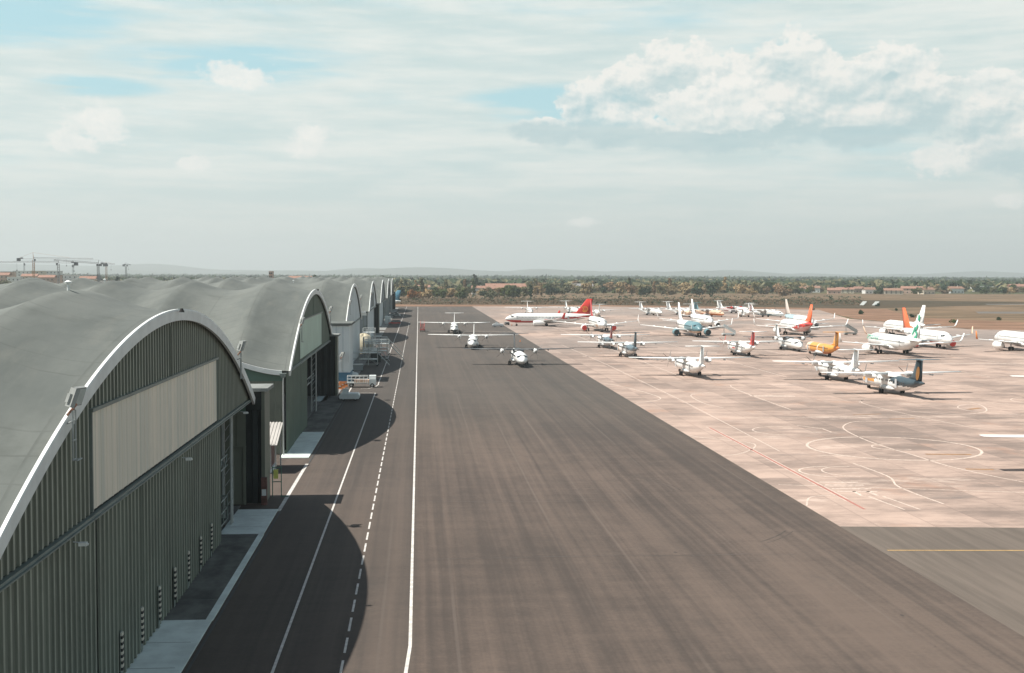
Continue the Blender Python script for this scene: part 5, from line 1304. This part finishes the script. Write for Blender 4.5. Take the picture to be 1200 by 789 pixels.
house(682, 1560, 26, 13, 8, 'white two storey house among the dark trees left of the ochre row', wall=RENDW, roof=SLATER, storeys=2)
house(672, 1570, 12, 10, 5.5, 'small cream house beside the white two storey house', wall=REND)
for px, Y, w, lab, wl, rf in ((940, 1520, 20, 'cream house with brown tiles at the left of the right hand village', REND, TILE2), (952, 1600, 18, 'white house behind the cream one in the right hand village', RENDW, TILE2), (977, 1480, 16, 'low pink house with terracotta roof in the right hand village', RENDP, TILE), (990, 1540, 22, 'wide house with terracotta roof left of the tall evergreen', REND, TILE), (1003, 1600, 18, 'pink house set back in the middle of the right hand village', RENDP, TILE), (1018, 1500, 14, 'small white house in the middle of the right hand village', RENDW, TILE2),
                            (1046, 1460, 22, 'brown tiled house right of the village middle', REND, TILE2), (1068, 1520, 26, 'broad pink house with terracotta roof on the right', RENDP, TILE), (1085, 1470, 16, 'small cream house with brown roof on the right', REND, TILE2), (1118, 1560, 20, 'house with pale wall half hidden by trees on the right', RENDW, TILE2)):
    house(px, Y, w, 12, rt.uniform(4.5, 6.5), lab, wall=wl, roof=rf, rz=rt.uniform(-.4, .4), storeys=2 if w > 20 else 1)
house(1152, 1750, 34, 14, 7, 'long white flat roofed building at the far right', wall=RENDW, roof=RENDW, flat=True, storeys=2); house(1190, 1690, 22, 14, 8, 'orange brick building at the right edge', wall=RENDP, roof=TILE, storeys=2); house(1170, 1700, 14, 10, 5, 'small white building between the white block and the brick one', wall=RENDW, roof=SLATER, flat=True)
TW = 'town buildings behind the hangar roofs'
adj = ['leftmost', 'second', 'third', 'fourth', 'fifth', 'sixth', 'seventh', 'eighth', 'ninth', 'tenth', 'eleventh', 'twelfth', 'thirteenth', 'fourteenth', 'fifteenth', 'sixteenth']
TB = [(2, 1500, 20, 14, RENDP, False), (10, 1620, 16, 17, RENDP, True), (18, 1450, 14, 12, RENDW, True), (27, 1700, 22, 18, RENDW, True), (36, 1500, 18, 13, REND, False), (46, 1600, 16, 18, REND, True), (56, 1480, 18, 12, RENDP, False), (64, 1650, 18, 18, RENDW, True), (73, 1560, 22, 14, RENDP, True), (84, 1500, 16, 14, RENDW, True), (92, 1600, 26, 14, RENDW, True), (104, 1450, 18, 11, REND, False), (110, 1560, 14, 14, SLATER, True), (135, 1500, 34, 9, RENDW, True), (352, 1350, 24, 12, RENDP, False), (318, 1300, 3.6, 18, RENDP, True)]
for i, (px, Y, w, h, wl, fl) in enumerate(TB):
    nm = 'brick tower block' if px == 318 else ('flat roofed block' if fl else 'tiled house'); cl = {RENDP.name: 'pink', RENDW.name: 'white', REND.name: 'cream', SLATER.name: 'grey'}[wl.name]
    h = h * 1.25 + 2
    house(px, Y, w, 12, h, '%s %s, %s from the left behind the hangar roofs' % (cl, nm, adj[i]), wall=wl, roof=(SLATER if fl and rt.random() < .5 else (RENDW if fl else TILE)), flat=fl, storeys=max(1, int(h / 3.5)), group=TW)
house(370, 1250, 30, 10, 8, 'long pink walled house with terracotta roof seen over the third hangar', wall=RENDP, group=TW)

# tower cranes
CR_O = mat('crane_orange', (.42, .20, .08), .6); CR_D = mat('crane_dark', (.10, .11, .12), .6); CR_W = mat('crane_grey', (.33, .35, .36), .6)
def crane(px, Y, h, jib, cj, rz, label, mast, armm, rise=0.0, apex=6):
    t = empty('tower_crane', (at(px, Y), Y, 0), rz); tag(t, label, 'crane', 'tower cranes over the town')
    b = MB(); w = .9
    for sx in (-w, w):
        for sy in (-w, w): b.tube((sx, sy, 0), (sx, sy, h), .18, n=4)
    k = 0
    while k * 2.2 < h - 2:
        z = k * 2.2
        for a, c in (((-w, -w), (w, -w)), ((w, -w), (w, w)), ((w, w), (-w, w)), ((-w, w), (-w, -w))): b.tube((*a, z), (*c, z + 2.2), .12, n=3)
        k += 1
    b.build('mast', mast, t)
    b = MB(); top = h + 1
    def jp(x, dy=0, dz=0): return (x, dy, top + dz + rise * abs(x))
    for dy in (-.7, .7): b.tube(jp(0, dy), jp(jib, dy * .7), .2, n=4)
    b.tube(jp(0, 0, 1.5), jp(jib, 0, .9), .2, n=4)
    n = int(jib / 2.6)
    for k in range(n): b.tube(jp(jib * k / n, -.7 if k % 2 else .7), jp(jib * (k + .5) / n, 0, 1.4), .11, n=3); b.tube(jp(jib * (k + .5) / n, 0, 1.4), jp(jib * (k + 1) / n, .7 if k % 2 else -.7), .11, n=3)
    b.build('jib', armm, t)
    b = MB(); [b.tube((0, dy, top), (-cj, dy, top), .25, n=4) for dy in (-.7, .7)]; o = b.build('counter_jib', armm, t)
    b = MB(); b.box(-cj - .5, -cj + 3.4, -1, 1, top - 2.6, top + .8); b.box(-cj + 3.6, -cj + 6, -.8, .8, top - .2, top + 1.4); b.build('counterweight', CR_D, o)
    b = MB(); b.tube((0, 0, top), (-.6, 0, top + apex), .35, .15, n=4); b.tube((-.6, 0, top + apex), (-cj + 1, 0, top + .6), .08, n=3); b.tube((-.6, 0, top + apex), jp(jib * .6, 0, 1.4), .08, n=3); b.build('apex_tower', mast, t)
    b = MB(); b.box(.6, 2.4, -1.9, -.8, top - 2.4, top); b.build('cab', CR_D, t)
    b = MB(); b.tube(jp(jib * .55), (jib * .55, 0, top - 7), .08, n=3); b.box(jib * .55 - .5, jib * .55 + .5, -.3, .3, top - 8, top - 7); b.build('hook', CR_D, t)
    return t
crane(40, 1400, 36.5, 63, 17, R_(5), 'tallest orange masted crane at the far left with long level jib', CR_O, CR_W, 0, 7)
crane(115.5, 1300, 30.5, 48, 9, PI - R_(12), 'dark crane whose jib rises gently to the left over the roofs', CR_D, CR_D, .07, 4)
crane(69, 1250, 31, 70, 18, PI + R_(8), 'dark crane with grey mast and jib reaching out of the photo to the left', CR_W, CR_W, 0, 3)
crane(125, 1700, 33, 11, 9, R_(10), 'small orange masted crane right of the dark one', CR_O, CR_W, 0, 3)
crane(148, 2100, 35, 14, 8, R_(70), 'small distant dark crane right of the orange masted one', CR_D, CR_D, 0, 4)
crane(29, 2300, 37, 22, 9, R_(110), 'distant crane left of the tallest one', CR_D, CR_D, 0, 4)
crane(86, 2200, 34, 20, 9, R_(100), 'distant crane behind the two dark cranes', CR_W, CR_D, 0, 3)

# ------------------------------------------------------------------ haze: one closed box of even air
b = MB(); b.box(-21000, 21000, -2400, 20500, -3, 420)
hz = b.build('haze', None if False else mat('haze_air', (1, 1, 1)), fix=True); tag(hz, 'pale air between the camera and the hills', 'haze', kind='stuff')
hm = MATS['haze_air']; hm.node_tree.nodes.clear(); o_ = hm.node_tree.nodes.new('ShaderNodeOutputMaterial'); pv = hm.node_tree.nodes.new('ShaderNodeVolumePrincipled')
pv.inputs['Color'].default_value = (.86, .925, .93, 1); pv.inputs['Density'].default_value = 1.1e-4; pv.inputs['Anisotropy'].default_value = .2
hm.node_tree.links.new(pv.outputs[0], o_.inputs['Volume'])
